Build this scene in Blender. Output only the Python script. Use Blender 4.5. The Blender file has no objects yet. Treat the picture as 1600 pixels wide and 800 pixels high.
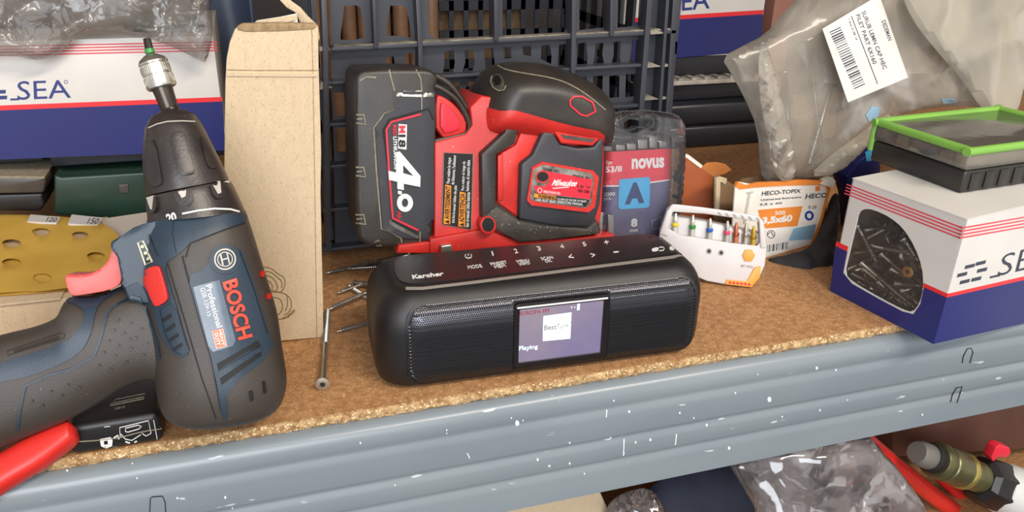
import bpy, bmesh, math, random
from mathutils import Vector as V, Matrix
from mathutils.bvhtree import BVHTree
from mathutils.geometry import delaunay_2d_cdt
sc = bpy.context.scene
col = sc.collection
# ---------------------------------------------------------------- camera
F = 1250.0
_d = V((-60, 2800, F)).normalized()
_x = V((4600, -460, F)); _x = (_x - _d * _x.dot(_d)).normalized()
_z = -_d
_y = _z.cross(_x)
_a = math.radians(1.5)
XC = _x * math.cos(_a) + _y * math.sin(_a)      # world axes in camera space (right, down, forward)
ZC = _z
YC = ZC.cross(XC)
CAM = V((0, -.39, .27))
def w(v): return V((XC.dot(v), YC.dot(v), ZC.dot(v)))
cam = bpy.data.objects.new('camera', bpy.data.cameras.new('camera'))
col.objects.link(cam)
r_, u_, b_ = w(V((1, 0, 0))), w(V((0, -1, 0))), w(V((0, 0, -1)))
cam.matrix_world = Matrix(((r_.x, u_.x, b_.x, CAM.x), (r_.y, u_.y, b_.y, CAM.y), (r_.z, u_.z, b_.z, CAM.z), (0, 0, 0, 1)))
cam.data.sensor_width = 36; cam.data.lens = F / 1600 * 36
cam.data.clip_start = .01
sc.camera = cam
# ---------------------------------------------------------------- light
wd = bpy.data.worlds.new('world'); sc.world = wd; wd.use_nodes = True
wd.node_tree.nodes['Background'].inputs[0].default_value = (1.0, .97, .95, 1)
wd.node_tree.nodes['Background'].inputs[1].default_value = .62
def area(name, loc, aim, size, power, colr, sy=None):
    l = bpy.data.lights.new(name, 'AREA'); l.energy = power; l.color = colr; l.size = size
    if sy: l.shape = 'RECTANGLE'; l.size_y = sy
    o = bpy.data.objects.new(name, l); col.objects.link(o); o.location = loc
    o.rotation_euler = (V(aim) - V(loc)).to_track_quat('-Z', 'Y').to_euler()
    return o
area('tube_lamp', (.62, -.98, 1.2), (.25, .05, 0), 1.0, 19, (1, .89, .76), .14)
area('daylight_window', (-.5, -2.3, .75), (.2, 0, 0), 1.5, 44, (.88, .93, 1), 1.1)
sc.view_settings.view_transform = 'Standard'; sc.view_settings.look = 'None'
sc.view_settings.exposure = 0.18; sc.view_settings.gamma = 1; sc.view_settings.use_curve_mapping = False
# ---------------------------------------------------------------- materials
def lin(h):
    c = [int(h[i:i + 2], 16) / 255 for i in (0, 2, 4)]
    return tuple(x / 12.92 if x <= .04045 else ((x + .055) / 1.055) ** 2.4 for x in c) + (1,)
MT = {}
def mat(name, hexc, rough=.5, metal=0, var=0, vs=30, bump=0, bs=200, hex2=None, speck=None, ss=400, sp=.7, coat=0, emit=0, stretch=None, spec=.5):
    m = bpy.data.materials.new(name); m.use_nodes = True; MT[name] = m
    n = m.node_tree; N = n.nodes; L = n.links; b = N['Principled BSDF']
    c = lin(hexc); b.inputs['Base Color'].default_value = c
    b.inputs['Roughness'].default_value = rough; b.inputs['Metallic'].default_value = metal
    b.inputs['Coat Weight'].default_value = coat; b.inputs['Specular IOR Level'].default_value = spec
    if emit:
        b.inputs['Emission Color'].default_value = c; b.inputs['Emission Strength'].default_value = emit
    tc = N.new('ShaderNodeTexCoord').outputs['Object']
    if stretch:
        mp = N.new('ShaderNodeMapping'); mp.inputs['Scale'].default_value = stretch; L.new(tc, mp.inputs[0]); tc = mp.outputs[0]
    out = None
    def noise(s, d=4):
        t = N.new('ShaderNodeTexNoise'); t.inputs['Scale'].default_value = s; t.inputs['Detail'].default_value = d; L.new(tc, t.inputs['Vector']); return t.outputs[0]
    def mix(fac, a, bb):
        x = N.new('ShaderNodeMix'); x.data_type = 'RGBA'
        L.new(fac, x.inputs[0])
        for i, q in ((6, a), (7, bb)):
            if isinstance(q, tuple): x.inputs[i].default_value = q
            else: L.new(q, x.inputs[i])
        return x.outputs[2]
    def ramp(src, lo, hi):
        x = N.new('ShaderNodeMapRange'); x.inputs[1].default_value = lo; x.inputs[2].default_value = hi; L.new(src, x.inputs[0]); return x.outputs[0]
    cur = c
    if var:
        c2 = lin(hex2) if hex2 else tuple(min(1, q * (1 - var)) for q in c[:3]) + (1,)
        cur = mix(ramp(noise(vs), .35, .65), c, c2)
    if speck:
        cur = mix(ramp(noise(ss, 2), sp, sp + .03), cur, lin(speck))
    if not isinstance(cur, tuple): L.new(cur, b.inputs['Base Color'])
    if bump:
        bm_ = N.new('ShaderNodeBump'); bm_.inputs['Strength'].default_value = bump; bm_.inputs['Distance'].default_value = .0005
        L.new(noise(bs, 3), bm_.inputs['Height']); L.new(bm_.outputs[0], b.inputs['Normal'])
    return m
def film(name, colr, opacity, rough=.12, gloss=.35, var=0, vs=60, bump=0, bs=60, bd=.004):
    m = bpy.data.materials.new(name); m.use_nodes = True; MT[name] = m
    n = m.node_tree; N = n.nodes; L = n.links
    for x in list(N): N.remove(x)
    o = N.new('ShaderNodeOutputMaterial')
    tr = N.new('ShaderNodeBsdfTransparent'); df = N.new('ShaderNodeBsdfDiffuse'); tl = N.new('ShaderNodeBsdfTranslucent'); gl = N.new('ShaderNodeBsdfGlossy')
    tr.inputs[0].default_value = (.97, .97, .97, 1)
    df.inputs[0].default_value = lin(colr); tl.inputs[0].default_value = lin(colr)
    gl.inputs['Roughness'].default_value = rough
    m0 = N.new('ShaderNodeMixShader'); m0.inputs[0].default_value = .4; L.new(df.outputs[0], m0.inputs[1]); L.new(tl.outputs[0], m0.inputs[2])
    m1 = N.new('ShaderNodeMixShader'); m1.inputs[0].default_value = opacity; L.new(tr.outputs[0], m1.inputs[1]); L.new(m0.outputs[0], m1.inputs[2])
    tc = N.new('ShaderNodeTexCoord')
    if var:
        t = N.new('ShaderNodeTexNoise'); t.inputs['Scale'].default_value = vs; t.inputs['Detail'].default_value = 3; L.new(tc.outputs['Object'], t.inputs['Vector'])
        r = N.new('ShaderNodeMapRange'); r.inputs[1].default_value = .35; r.inputs[2].default_value = .7; r.inputs[3].default_value = max(0, opacity - var); r.inputs[4].default_value = min(1, opacity + var)
        L.new(t.outputs[0], r.inputs[0]); L.new(r.outputs[0], m1.inputs[0])
    m2_ = N.new('ShaderNodeMixShader')
    fr = N.new('ShaderNodeLayerWeight'); fr.inputs[0].default_value = gloss; L.new(fr.outputs['Fresnel'], m2_.inputs[0])
    L.new(m1.outputs[0], m2_.inputs[1]); L.new(gl.outputs[0], m2_.inputs[2]); L.new(m2_.outputs[0], o.inputs[0])
    if bump:
        t = N.new('ShaderNodeTexNoise'); t.inputs['Scale'].default_value = bs; t.inputs['Detail'].default_value = 2; t.inputs['Distortion'].default_value = 1.0
        L.new(tc.outputs['Object'], t.inputs['Vector'])
        b = N.new('ShaderNodeBump'); b.inputs['Strength'].default_value = bump; b.inputs['Distance'].default_value = bd
        L.new(t.outputs[0], b.inputs['Height'])
        for q in (gl, df, fr): L.new(b.outputs[0], q.inputs['Normal'])
    return m
# ---------------------------------------------------------------- tracing planes
def ray(x, y): return w(V((x - 800, y - 400, F)) / F)
def onz(x, y, z=0):
    r = ray(x, y); return CAM + r * ((z - CAM.z) / r.z)
def ony(x, y, yy):
    r = ray(x, y); return CAM + r * ((yy - CAM.y) / r.y)
class Pl:
    """an upright (yaw) or leaning (lean) reference plane standing in the scene"""
    def __init__(s, p, yaw=0, lean=0):
        a, l = math.radians(yaw), math.radians(lean)
        s.p = V(p); s.n = V((math.sin(a) * math.cos(l), -math.cos(a) * math.cos(l), math.sin(l))).normalized()
    def at(s, x, y, off=0):
        r = ray(x, y); q = s.p + s.n * off
        return CAM + r * ((q - CAM).dot(s.n) / r.dot(s.n))
    def nrm(s, x, y): return s.n
class PlN(Pl):
    def __init__(s, p, n): s.p = V(p); s.n = V(n).normalized()
def plz(z): return PlN((0, 0, z), (0, 0, 1))
class Surf:
    """the surface of finished objects: a print or a pad laid on it follows it"""
    def __init__(s, objs, pl):
        vs = []; fs = []
        for o in objs:
            M = world(o); k = len(vs); vs += [v.co + M for v in o.data.vertices]; fs += [[i + k for i in p.vertices] for p in o.data.polygons]
        s.t = BVHTree.FromPolygons(vs, fs); s.pl = pl; s.n = pl.n
    def at(s, x, y, off=0):
        r = ray(x, y).normalized(); h = s.t.ray_cast(CAM, r)
        if h[0] is None:
            q = s.pl.at(x, y); h = s.t.find_nearest(q)
        nn = h[1] if h[1].dot(r) < 0 else -h[1]
        nn = (nn + s.n).normalized()
        return h[0] + nn * off
# ---------------------------------------------------------------- object builders
WL = {}
def world(o): return WL.get(o.name, V((0, 0, 0)))
def tag(o, label=None, cat=None, group=None, kind=None):
    if label: o['label'] = label
    if cat: o['category'] = cat
    if group: o['group'] = group
    if kind: o['kind'] = kind
    return o
def thing(name, loc, label, cat, group=None):
    o = bpy.data.objects.new(name, None); col.objects.link(o); o.location = loc; o.empty_display_size = .02
    WL[o.name] = V(loc); return tag(o, label, cat, group)
def fin(name, bm, m, parent=None, bev=0, seg=3, smooth=38, bang=30, loc=None):
    bmesh.ops.remove_doubles(bm, verts=bm.verts, dist=1e-7)
    bmesh.ops.recalc_face_normals(bm, faces=bm.faces)
    if bev:
        es = [e for e in bm.edges if len(e.link_faces) == 2 and e.calc_face_angle(0) > math.radians(bang)]
        bmesh.ops.bevel(bm, geom=es, offset=bev, segments=seg, affect='EDGES', clamp_overlap=True, profile=.5)
    me = bpy.data.meshes.new(name)
    if parent is not None: o0 = world(parent)
    elif loc is not None: o0 = V(loc)
    else:
        bb = [v.co for v in bm.verts]
        o0 = V((sum(v.x for v in bb) / len(bb), sum(v.y for v in bb) / len(bb), min(v.z for v in bb)))
    for v in bm.verts: v.co -= o0
    bm.to_mesh(me); bm.free()
    if isinstance(m, str): m = MT[m]
    me.materials.append(m)
    me.polygons.foreach_set('use_smooth', [True] * len(me.polygons)); me.set_sharp_from_angle(angle=math.radians(smooth))
    o = bpy.data.objects.new(name, me); col.objects.link(o); WL[o.name] = o0
    if parent is not None: o.parent = parent
    else: o.location = o0
    return o
def mk(name, vs, fs, m, parent=None, **k):
    bm = bmesh.new(); q = [bm.verts.new(v) for v in vs]
    for f in fs:
        try: bm.faces.new([q[i] for i in f])
        except ValueError: pass
    return fin(name, bm, m, parent, **k)
class Join:
    """collects several solids that belong to ONE part"""
    def __init__(s): s.v = []; s.f = []
    def add(s, vs, fs):
        k = len(s.v); s.v += vs; s.f += [[i + k for i in f] for f in fs]; return s
    def mk(s, name, m, parent=None, **k): return mk(name, s.v, s.f, m, parent, **k)
def boxv(p, ux, uy, uz):
    p = V(p); ux, uy, uz = V(ux), V(uy), V(uz)
    vs = [p + ux * i + uy * j + uz * k for k in (0, 1) for j in (0, 1) for i in (0, 1)]
    return vs, [[0, 1, 3, 2], [4, 5, 7, 6], [0, 1, 5, 4], [2, 3, 7, 6], [0, 2, 6, 4], [1, 3, 7, 5]]
def aabb(x0, x1, y0, y1, z0, z1): return boxv((x0, y0, z0), (x1 - x0, 0, 0), (0, y1 - y0, 0), (0, 0, z1 - z0))
def prismv(pl, pts, d0, d1):
    fr = [pl.at(x, y, d1) for x, y in pts]; bk = [p - pl.n * (d1 - d0) for p in fr]; n = len(pts)
    return fr + bk, [list(range(n)), list(range(2 * n - 1, n - 1, -1))] + [[i, (i + 1) % n, n + (i + 1) % n, n + i] for i in range(n)]
def prism(name, pl, pts, d0, d1, m, parent=None, sm=0, **k):
    if sm: pts = chaikin(pts, sm)
    return mk(name, *prismv(pl, pts, d0, d1), m, parent, **k)
def chaikin(p, n=1, closed=True):
    for _ in range(n):
        q = []
        L = len(p)
        rng = range(L) if closed else range(L - 1)
        if not closed: q.append(p[0])
        for i in rng:
            a, b = p[i], p[(i + 1) % L]
            q += [(a[0] * .75 + b[0] * .25, a[1] * .75 + b[1] * .25), (a[0] * .25 + b[0] * .75, a[1] * .25 + b[1] * .75)]
        if not closed: q.append(p[-1])
        p = q
    return p
def inside(x, y, pg):
    r = False; j = len(pg) - 1
    for i in range(len(pg)):
        xi, yi = pg[i]; xj, yj = pg[j]
        if (yi > y) != (yj > y) and x < (xj - xi) * (y - yi) / (yj - yi) + xi: r = not r
        j = i
    return r
def dist(x, y, pg):
    b = 1e9; j = len(pg) - 1
    for i in range(len(pg)):
        ax, ay = pg[j]; dx = pg[i][0] - ax; dy = pg[i][1] - ay; l = dx * dx + dy * dy
        t = 0 if l == 0 else max(0, min(1, ((x - ax) * dx + (y - ay) * dy) / l))
        q = (ax + dx * t - x) ** 2 + (ay + dy * t - y) ** 2
        if q < b: b = q
        j = i
    return math.sqrt(b)
def dens(p, s):
    q = []
    for i in range(len(p)):
        a, b = p[i], p[(i + 1) % len(p)]; n = max(1, int(math.dist(a, b) / s + .5))
        q += [(a[0] + (b[0] - a[0]) * k / n, a[1] + (b[1] - a[1]) * k / n) for k in range(n)]
    return q
def m2(outer, holes=(), step=0):
    """flat triangulation of an outline with holes -> (points, triangles, rim edges, outline)"""
    loops = [dens(l, step) if step else list(l) for l in [outer] + list(holes)]
    pts = []; ed = []
    for l in loops:
        k = len(pts); pts += l; ed += [(k + i, k + (i + 1) % len(l)) for i in range(len(l))]
    if step:
        x0 = min(p[0] for p in outer); x1 = max(p[0] for p in outer); y0 = min(p[1] for p in outer); y1 = max(p[1] for p in outer)
        y = y0 + step * .5; r = 0
        while y < y1:
            x = x0 + step * (.5 if r % 2 else 1)
            while x < x1:
                if inside(x, y, outer) and not any(inside(x, y, h) for h in holes) and all(dist(x, y, l) > step * .45 for l in [outer] + list(holes)): pts.append((x, y))
                x += step
            y += step * .87; r += 1
    res = delaunay_2d_cdt([V(p) for p in pts], ed, [], 0, 1e-5)
    vs = [(v.x, v.y) for v in res[0]]; fs = []
    for t in res[2]:
        cx = sum(vs[i][0] for i in t) / 3; cy = sum(vs[i][1] for i in t) / 3
        if inside(cx, cy, outer) and not any(inside(cx, cy, h) for h in holes): fs.append(list(t))
    return vs, fs, rim(fs), outer
def rim(fs):
    c = {}
    for f in fs:
        for i in range(len(f)):
            a, b = f[i], f[(i + 1) % len(f)]; c.setdefault((min(a, b), max(a, b)), []).append((a, b))
    return [e[0] for e in c.values() if len(e) == 1]
def solidv(m, front, back):
    vs, fs, rm = m[:3]; n = len(vs)
    A = [front(x, y) for x, y in vs]; B = [back(x, y) for x, y in vs]
    return A + B, [f for f in fs] + [[i + n for i in reversed(f)] for f in fs] + [[b, a, a + n, b + n] for a, b in rm]
def solid(name, m, front, back, mt, parent=None, **k): return mk(name, *solidv(m, front, back), mt, parent, **k)
def patchv(S, pts, th=.0006, step=8, holes=(), sink=.0006): return solidv(m2(pts, holes, step), lambda x, y: S.at(x, y, th), lambda x, y: S.at(x, y, -sink))
def patch(name, S, pts, m, parent, th=.0006, step=8, holes=(), **k): return mk(name, *patchv(S, pts, th, step, holes), m, parent, **k)
def stroke(path, wd, closed=False):
    n = len(path); L = []; R = []
    for i in range(n):
        a = path[i - 1] if (i > 0 or closed) else path[i]; b = path[(i + 1) % n] if (i < n - 1 or closed) else path[i]
        dx, dy = b[0] - a[0], b[1] - a[1]; l = math.hypot(dx, dy) or 1; nx, ny = -dy / l * wd / 2, dx / l * wd / 2
        L.append((path[i][0] + nx, path[i][1] + ny)); R.append((path[i][0] - nx, path[i][1] - ny))
    if closed: return L, R
    return L + R[::-1]
def line(name, S, path, wd, m, parent, th=.0003, step=6, closed=False, J=None):
    if closed:
        L, R = stroke(path, wd, True)
        A = abs(sum(L[i - 1][0] * L[i][1] - L[i][0] * L[i - 1][1] for i in range(len(L)))); B = abs(sum(R[i - 1][0] * R[i][1] - R[i][0] * R[i - 1][1] for i in range(len(R))))
        o, h = (L, R) if A > B else (R, L); v = patchv(S, o, th, step, [h])
    else: v = patchv(S, stroke(path, wd), th, step)
    if J is not None: J.add(*v); return J
    return mk(name, *v, m, parent)
def circ(x, y, rx, ry=None, n=20, rot=0):
    ry = ry or rx; c, s = math.cos(rot), math.sin(rot)
    return [(x + c * rx * math.cos(t) - s * ry * math.sin(t), y + s * rx * math.cos(t) + c * ry * math.sin(t)) for t in (2 * math.pi * i / n for i in range(n))]
TX = {}
def txt2(s, bold=0, shear=0):
    if (s, bold, shear) not in TX:
        c = bpy.data.curves.new('t', 'FONT'); c.body = s; c.resolution_u = 3; c.offset = bold; c.shear = shear; c.space_line = .9; c.align_x = 'CENTER' if '\n' in s else 'LEFT'
        o = bpy.data.objects.new('t', c); col.objects.link(o); bpy.context.view_layer.update()
        me = bpy.data.meshes.new_from_object(o.evaluated_get(bpy.context.evaluated_depsgraph_get()))
        bm = bmesh.new(); bm.from_mesh(me); bmesh.ops.remove_doubles(bm, verts=bm.verts, dist=1e-5)
        vs = [(v.co.x, v.co.y) for v in bm.verts]; fs = [[v.index for v in f.verts] for f in bm.faces]
        bm.free(); bpy.data.meshes.remove(me); bpy.data.objects.remove(o); bpy.data.curves.remove(c)
        x0 = min(v[0] for v in vs); x1 = max(v[0] for v in vs); y0 = min(v[1] for v in vs); y1 = max(v[1] for v in vs)
        vs = [((a - x0) / (x1 - x0), (b - y0) / max(1e-6, y1 - y0)) for a, b in vs]
        TX[(s, bold, shear)] = (vs, fs, rim(fs))
    return TX[(s, bold, shear)]
def bil(q, u, v):
    return tuple((q[0][i] * (1 - u) + q[1][i] * u) * (1 - v) + (q[3][i] * (1 - u) + q[2][i] * u) * v for i in (0, 1))
def textv(S, s, q, th=.0002, bold=0, shear=0, sink=.0003):
    vs, fs, rm = txt2(s, bold, shear)
    return solidv(([bil(q, a, b) for a, b in vs], fs, rm), lambda x, y: S.at(x, y, th), lambda x, y: S.at(x, y, -sink))
def text(name, S, s, q, m, parent, th=.0002, bold=0, shear=0, J=None):
    """letters laid into the quad bottom-left, bottom-right, top-right, top-left of the writing"""
    v = textv(S, s, q, th, bold, shear)
    if J is not None: J.add(*v); return J
    return mk(name, *v, m, parent)
def hq(x0, y0, x1, y1, s=0): # level quad: left,top,right,bottom with slope s
    d = (x1 - x0) * s
    return [(x0, y1), (x1, y1 + d), (x1, y0 + d), (x0, y0)]
def lathev(A, B, prof, n=24, cap=True):
    """prof: (t along A->B, radius in metres)"""
    A, B = V(A), V(B); ax = (B - A); d = ax.normalized(); e = d.orthogonal().normalized(); g = d.cross(e)
    vs = []; fs = []
    for t, r in prof:
        r = max(r, 1e-6); vs += [A + ax * t + (e * math.cos(k) + g * math.sin(k)) * r for k in (2 * math.pi * i / n for i in range(n))]
    for j in range(len(prof) - 1): fs += [[j * n + i, j * n + (i + 1) % n, (j + 1) * n + (i + 1) % n, (j + 1) * n + i] for i in range(n)]
    if cap: fs += [list(range(n - 1, -1, -1)), list(range((len(prof) - 1) * n, len(prof) * n))]
    return vs, fs
def lathe(name, A, B, prof, m, parent=None, n=24, **k): return mk(name, *lathev(A, B, prof, n), m, parent, **k)
def cr(p, n):
    """Catmull-Rom through rows of numbers"""
    out = []
    for i in range(len(p) - 1):
        a, b, c, d = p[max(0, i - 1)], p[i], p[i + 1], p[min(len(p) - 1, i + 2)]
        for k in range(n):
            t = k / n
            out.append(tuple(.5 * (2 * b[j] + (c[j] - a[j]) * t + (2 * a[j] - 5 * b[j] + 4 * c[j] - d[j]) * t * t + (3 * b[j] - a[j] - 3 * c[j] + d[j]) * t ** 3) for j in range(len(b))))
    return out + [tuple(p[-1])]
def loftv(pl, secs, ex=2.5, n=28, sub=4):
    """secs: (lx,ly,rx,ry, half thickness, offset): closed sections between the left and right outline"""
    S = cr(secs, sub); vs = []; fs = []
    for lx, ly, rx, ry, t, o in S:
        L = pl.at(lx, ly, o); R = pl.at(rx, ry, o); c = (L + R) / 2; h = (R - L) / 2
        for i in range(n):
            a = 2 * math.pi * i / n; ca, sa = math.cos(a), math.sin(a)
            vs.append(c + h * (math.copysign(abs(ca) ** (2 / ex), ca)) + pl.n * (t * math.copysign(abs(sa) ** (2 / ex), sa)))
    for j in range(len(S) - 1): fs += [[j * n + i, j * n + (i + 1) % n, (j + 1) * n + (i + 1) % n, (j + 1) * n + i] for i in range(n)]
    fs += [list(range(n - 1, -1, -1)), list(range((len(S) - 1) * n, len(S) * n))]
    return vs, fs
def loft(name, pl, secs, m, parent=None, ex=2.5, n=28, sub=4, **k): return mk(name, *loftv(pl, secs, ex, n, sub), m, parent, **k)
def tubev(pts, r, n=8, sub=4):
    P = [V(p) for p in cr([tuple(p) for p in pts], sub)] if sub > 1 else [V(p) for p in pts]; vs = []; fs = []; e = None
    for i, p in enumerate(P):
        d = (P[min(i + 1, len(P) - 1)] - P[max(i - 1, 0)]).normalized()
        e = d.orthogonal().normalized() if e is None else (e - d * e.dot(d)).normalized()
        g = d.cross(e); vs += [p + (e * math.cos(k) + g * math.sin(k)) * r for k in (2 * math.pi * i_ / n for i_ in range(n))]
    for j in range(len(P) - 1): fs += [[j * n + i, j * n + (i + 1) % n, (j + 1) * n + (i + 1) % n, (j + 1) * n + i] for i in range(n)]
    fs += [list(range(n - 1, -1, -1)), list(range((len(P) - 1) * n, len(P) * n))]
    return vs, fs
from mathutils import noise as mn
def puffv(pl, outline, t, rise, step, amp, freq, tb=None, seed=0, ridge=False, holes=(), off=0):
    """a closed inflated and crumpled body: depth grows with the distance to its rim (px)"""
    tb = t if tb is None else tb
    m = m2(outline, holes, step)
    H = {}
    for x, y in m[0]:
        d = min(1, dist(x, y, outline) / rise); H[(x, y)] = math.sqrt(max(0, 1 - (1 - d) ** 2)), d
    def nz(p, s):
        q = p * freq + V((seed, s, 0)); a = mn.fractal(q, 1, 2, 3)
        if ridge: a = (.45 - abs(mn.noise(q)) * 2.2) + .55 * (.25 - abs(mn.noise(V((q.x * 2.6 + q.z, q.y * 2, q.z * 1.1 - q.x)) + V((5, 2, 1))))) + .12 * (.25 - abs(mn.noise(q * 4.1)))
        return a
    def fr(x, y):
        h, d = H[(x, y)]; p = pl.at(x, y, off); return p + pl.n * (t * h + amp * d ** .5 * nz(p, 0) + .0002)
    def bk(x, y):
        h, d = H[(x, y)]; p = pl.at(x, y, off); return p - pl.n * (tb * h + .0002 + max(-tb * h * .8, amp * .5 * d * nz(p, 9)))
    return solidv(m, fr, bk)
def puff(name, pl, outline, t, rise, step, amp, freq, m, parent=None, **k):
    kk = {q: k.pop(q) for q in list(k) if q in ('tb', 'seed', 'ridge', 'holes', 'off')}
    return mk(name, *puffv(pl, outline, t, rise, step, amp, freq, **kk), m, parent, **k)
def row_at(pl, x, z, off=0):
    """picture row where the plane comes down to height z"""
    a, b = 0, 1400
    for _ in range(40):
        m = (a + b) / 2
        if pl.at(x, m, off).z > z: a = m
        else: b = m
    return a
# colours
mat('board', 'b28558', .75, var=.35, vs=230, bump=.4, bs=900, hex2='976a42', speck='d2a978', ss=700, sp=.63)
mat('board_edge', 'b99a6e', .9, var=.6, vs=260, bump=.8, bs=500, hex2='85603a', speck='dcc8a0', ss=700, sp=.6)
mat('steel_paint', '7f878c', .3, var=.2, vs=14, bump=.12, bs=160, hex2='737d83', speck='b9c0c2', ss=130, sp=.72, stretch=(.35, 1, 1.4))
mat('paint_spot', 'e8ecec', .5)
mat('post_blue', '53617a', .4, var=.2, vs=20)
mat('wall', '5a5450', .9, var=.2, vs=8)
mat('dark', '141212', .7)
mat('black', '1c1a1a', .4, var=.3, vs=60, bump=.05)
mat('black_soft', '211f1f', .55, var=.3, vs=40, bump=.15, bs=900)
mat('radio_body', '181616', .42, bump=.25, bs=2600)
mat('radio_panel', '1a1719', .27, bump=.1, bs=2200)
mat('highlight_mark_grey', '8c867c', .35)  # pale grey for the painted panel highlight, also small prints and notches
mat('grille', '5a5a60', .24, .9)
mat('hole', '070707', .6)
mat('white_print', 'dcdcd8', .5)
mat('screen_glass', '0c0b0d', .08)
# ---------------------------------------------------------------- the setting
def struct(name, v, m, **k): return tag(mk(name, *v, m, **k), kind='structure')
struct('wall_back', aabb(-1.6, 2.2, 1.0, 1.05, -.8, 1.6), 'wall')
struct('floor', aabb(-1.6, 2.2, -2.8, 1.0, -.85, -.8), 'wall')
# ---------------------------------------------------------------- shelving
XL, XR = -.75, 1.35
shelf = tag(mk('shelf_board', *aabb(XL, XR, .0006, .655, -.006, 0), 'board'), 'chipboard shelf on which the radio, drill and cartons stand', 'shelf')
random.seed(3)
vs = []; fs = []                                   # crumbly sawn front edge of the board
n = 900
for i in range(n + 1):
    x = XL + (XR - XL) * i / n
    for j, (y, z) in enumerate(((.0012, .0001), (-.0004, -.0004), (-.0012, -.002), (-.0013, -.0042), (-.0004, -.0062), (.0012, -.0062))):
        a = .0006 if 0 < j < 5 else .0002
        vs.append(V((x, y + random.uniform(-a, a), z + random.uniform(-a, a) * .5 - (0 if j else .0001))))
for i in range(n):
    for j in range(5): fs.append([i * 6 + j, i * 6 + j + 1, i * 6 + 7 + j, i * 6 + 6 + j])
    fs.append([i * 6 + 5, i * 6, i * 6 + 6, i * 6 + 11])
tag(mk('sawn_edge', vs, fs, 'board_edge', shelf, smooth=20), 'pale crumbly sawn edge of the chipboard')
# beam: rolled steel profile swept along x
pf = [(.02, -.0066), (-.002, -.0066), (-.0055, -.0078), (-.0078, -.0105), (-.0089, -.014), (-.0090, -.0195), (-.0082, -.0215), (-.0084, -.0232), (-.0095, -.0252), (-.0098, -.029),
      (-.0098, -.0425), (-.0092, -.0445), (-.0085, -.0455), (-.0087, -.0472), (-.0099, -.0492), (-.0102, -.052), (-.0101, -.0605), (-.0095, -.062), (-.0089, -.063), (-.0092, -.0646), (-.0102, -.067), (-.0105, -.070), (-.0105, -.0868), (-.0095, -.0876), (-.0085, -.0868), (-.0062, -.0700), (-.0062, -.0120), (.02, -.0090)]
vs = []; fs = []; q = len(pf)
for x in [XL + (XR - XL) * k / 30 for k in range(31)]: vs += [V((x, y, z)) for y, z in pf]
for i in range(30): fs += [[i * q + j, i * q + (j + 1) % q, (i + 1) * q + (j + 1) % q, (i + 1) * q + j] for j in range(q)]
fs += [list(range(q)), list(range(31 * q - 1, 30 * q - 1, -1))]
beam = tag(mk('front_beam', vs, fs, 'steel_paint', smooth=50), 'ribbed grey steel beam along the front edge of the shelf', 'beam')
BS = Surf([beam], Pl((0, -.01, 0)))
for pth in ([(234, 800), (235, 778), (238, 776), (254, 775), (258, 784), (259, 800)], [(1503, 567), (1505, 556), (1511, 545), (1517, 544), (1520, 550), (1515, 567)], [(1485, 628), (1488, 616), (1494, 606), (1503, 604), (1500, 614), (1495, 629)]):
    a = line('pressed_tab', BS, pth, 1.4, 'dark', beam, th=.0003, step=4); tag(a, 'dark outlined tab punched in the beam')
J = Join()
for x, y, r in ((808, 661, 4), (799, 653, 1.2), (817, 657, 1.2), (698, 672, 1.2), (698, 677, 1), (563, 692, 1.5), (840, 718, 2), (858, 728, 1.6), (890, 724, 1.6), (913, 740, 1.2), (959, 626, 1.3), (1062, 645, 1.6), (1084, 653, 1.2), (1104, 664, 1.8), (1202, 624, 3.8), (1149, 614, 1.4), (1276, 575, 2.2), (1306, 578, 1.4), (1281, 641, 1.5), (1324, 625, 1), (983, 643, 2), (1016, 687, 2), (993, 691, 1.6), (954, 684, 1.4), (890, 692, 1.4), (859, 728, 1.2), (617, 758, 1.2), (352, 777, 2), (363, 794, 1.3), (277, 778, 1.5), (207, 724, 1.3), (214, 747, 1.2), (1222, 651, 1.3), (1184, 585, 1), (1441, 648, 1.4), (975, 708, 1), (105, 735, 2), (1139, 700, 2.4)):
    J.add(*patchv(BS, circ(x, y, r * .8, r * 1.1, 8), .0002, 0))
for p in ([(975, 686), (974, 712)], [(1057, 678), (1055, 695)], [(948, 640), (947, 652)], [(730, 708), (734, 716)]): J.add(*patchv(BS, stroke(p, 1.3), .0002, 4))
tag(J.mk('paint_spot', 'paint_spot', beam), 'white paint splashes on the beam', kind='stuff')
# uprights of the rack
J = Join(); J.add(*aabb(-.046, .008, .657, .663, -.8, .55)); J.add(*aabb(-.046, -.042, .657, .70, -.8, .55)); J.add(*aabb(.004, .008, .657, .70, -.8, .55))
tag(J.mk('upright_post', 'post_blue', None, bev=.001), 'blue-grey steel upright post at the back, left of the crate', 'post')
tag(mk('upper_board', *aabb(XL, XR, .04, .655, .47, .482), 'board'), 'chipboard shelf above, out of view', 'shelf')
tag(mk('lower_board', *aabb(XL, XR, .0, .655, -.262, -.25), 'board'), 'lower chipboard shelf below the steel beam', 'shelf')
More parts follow.
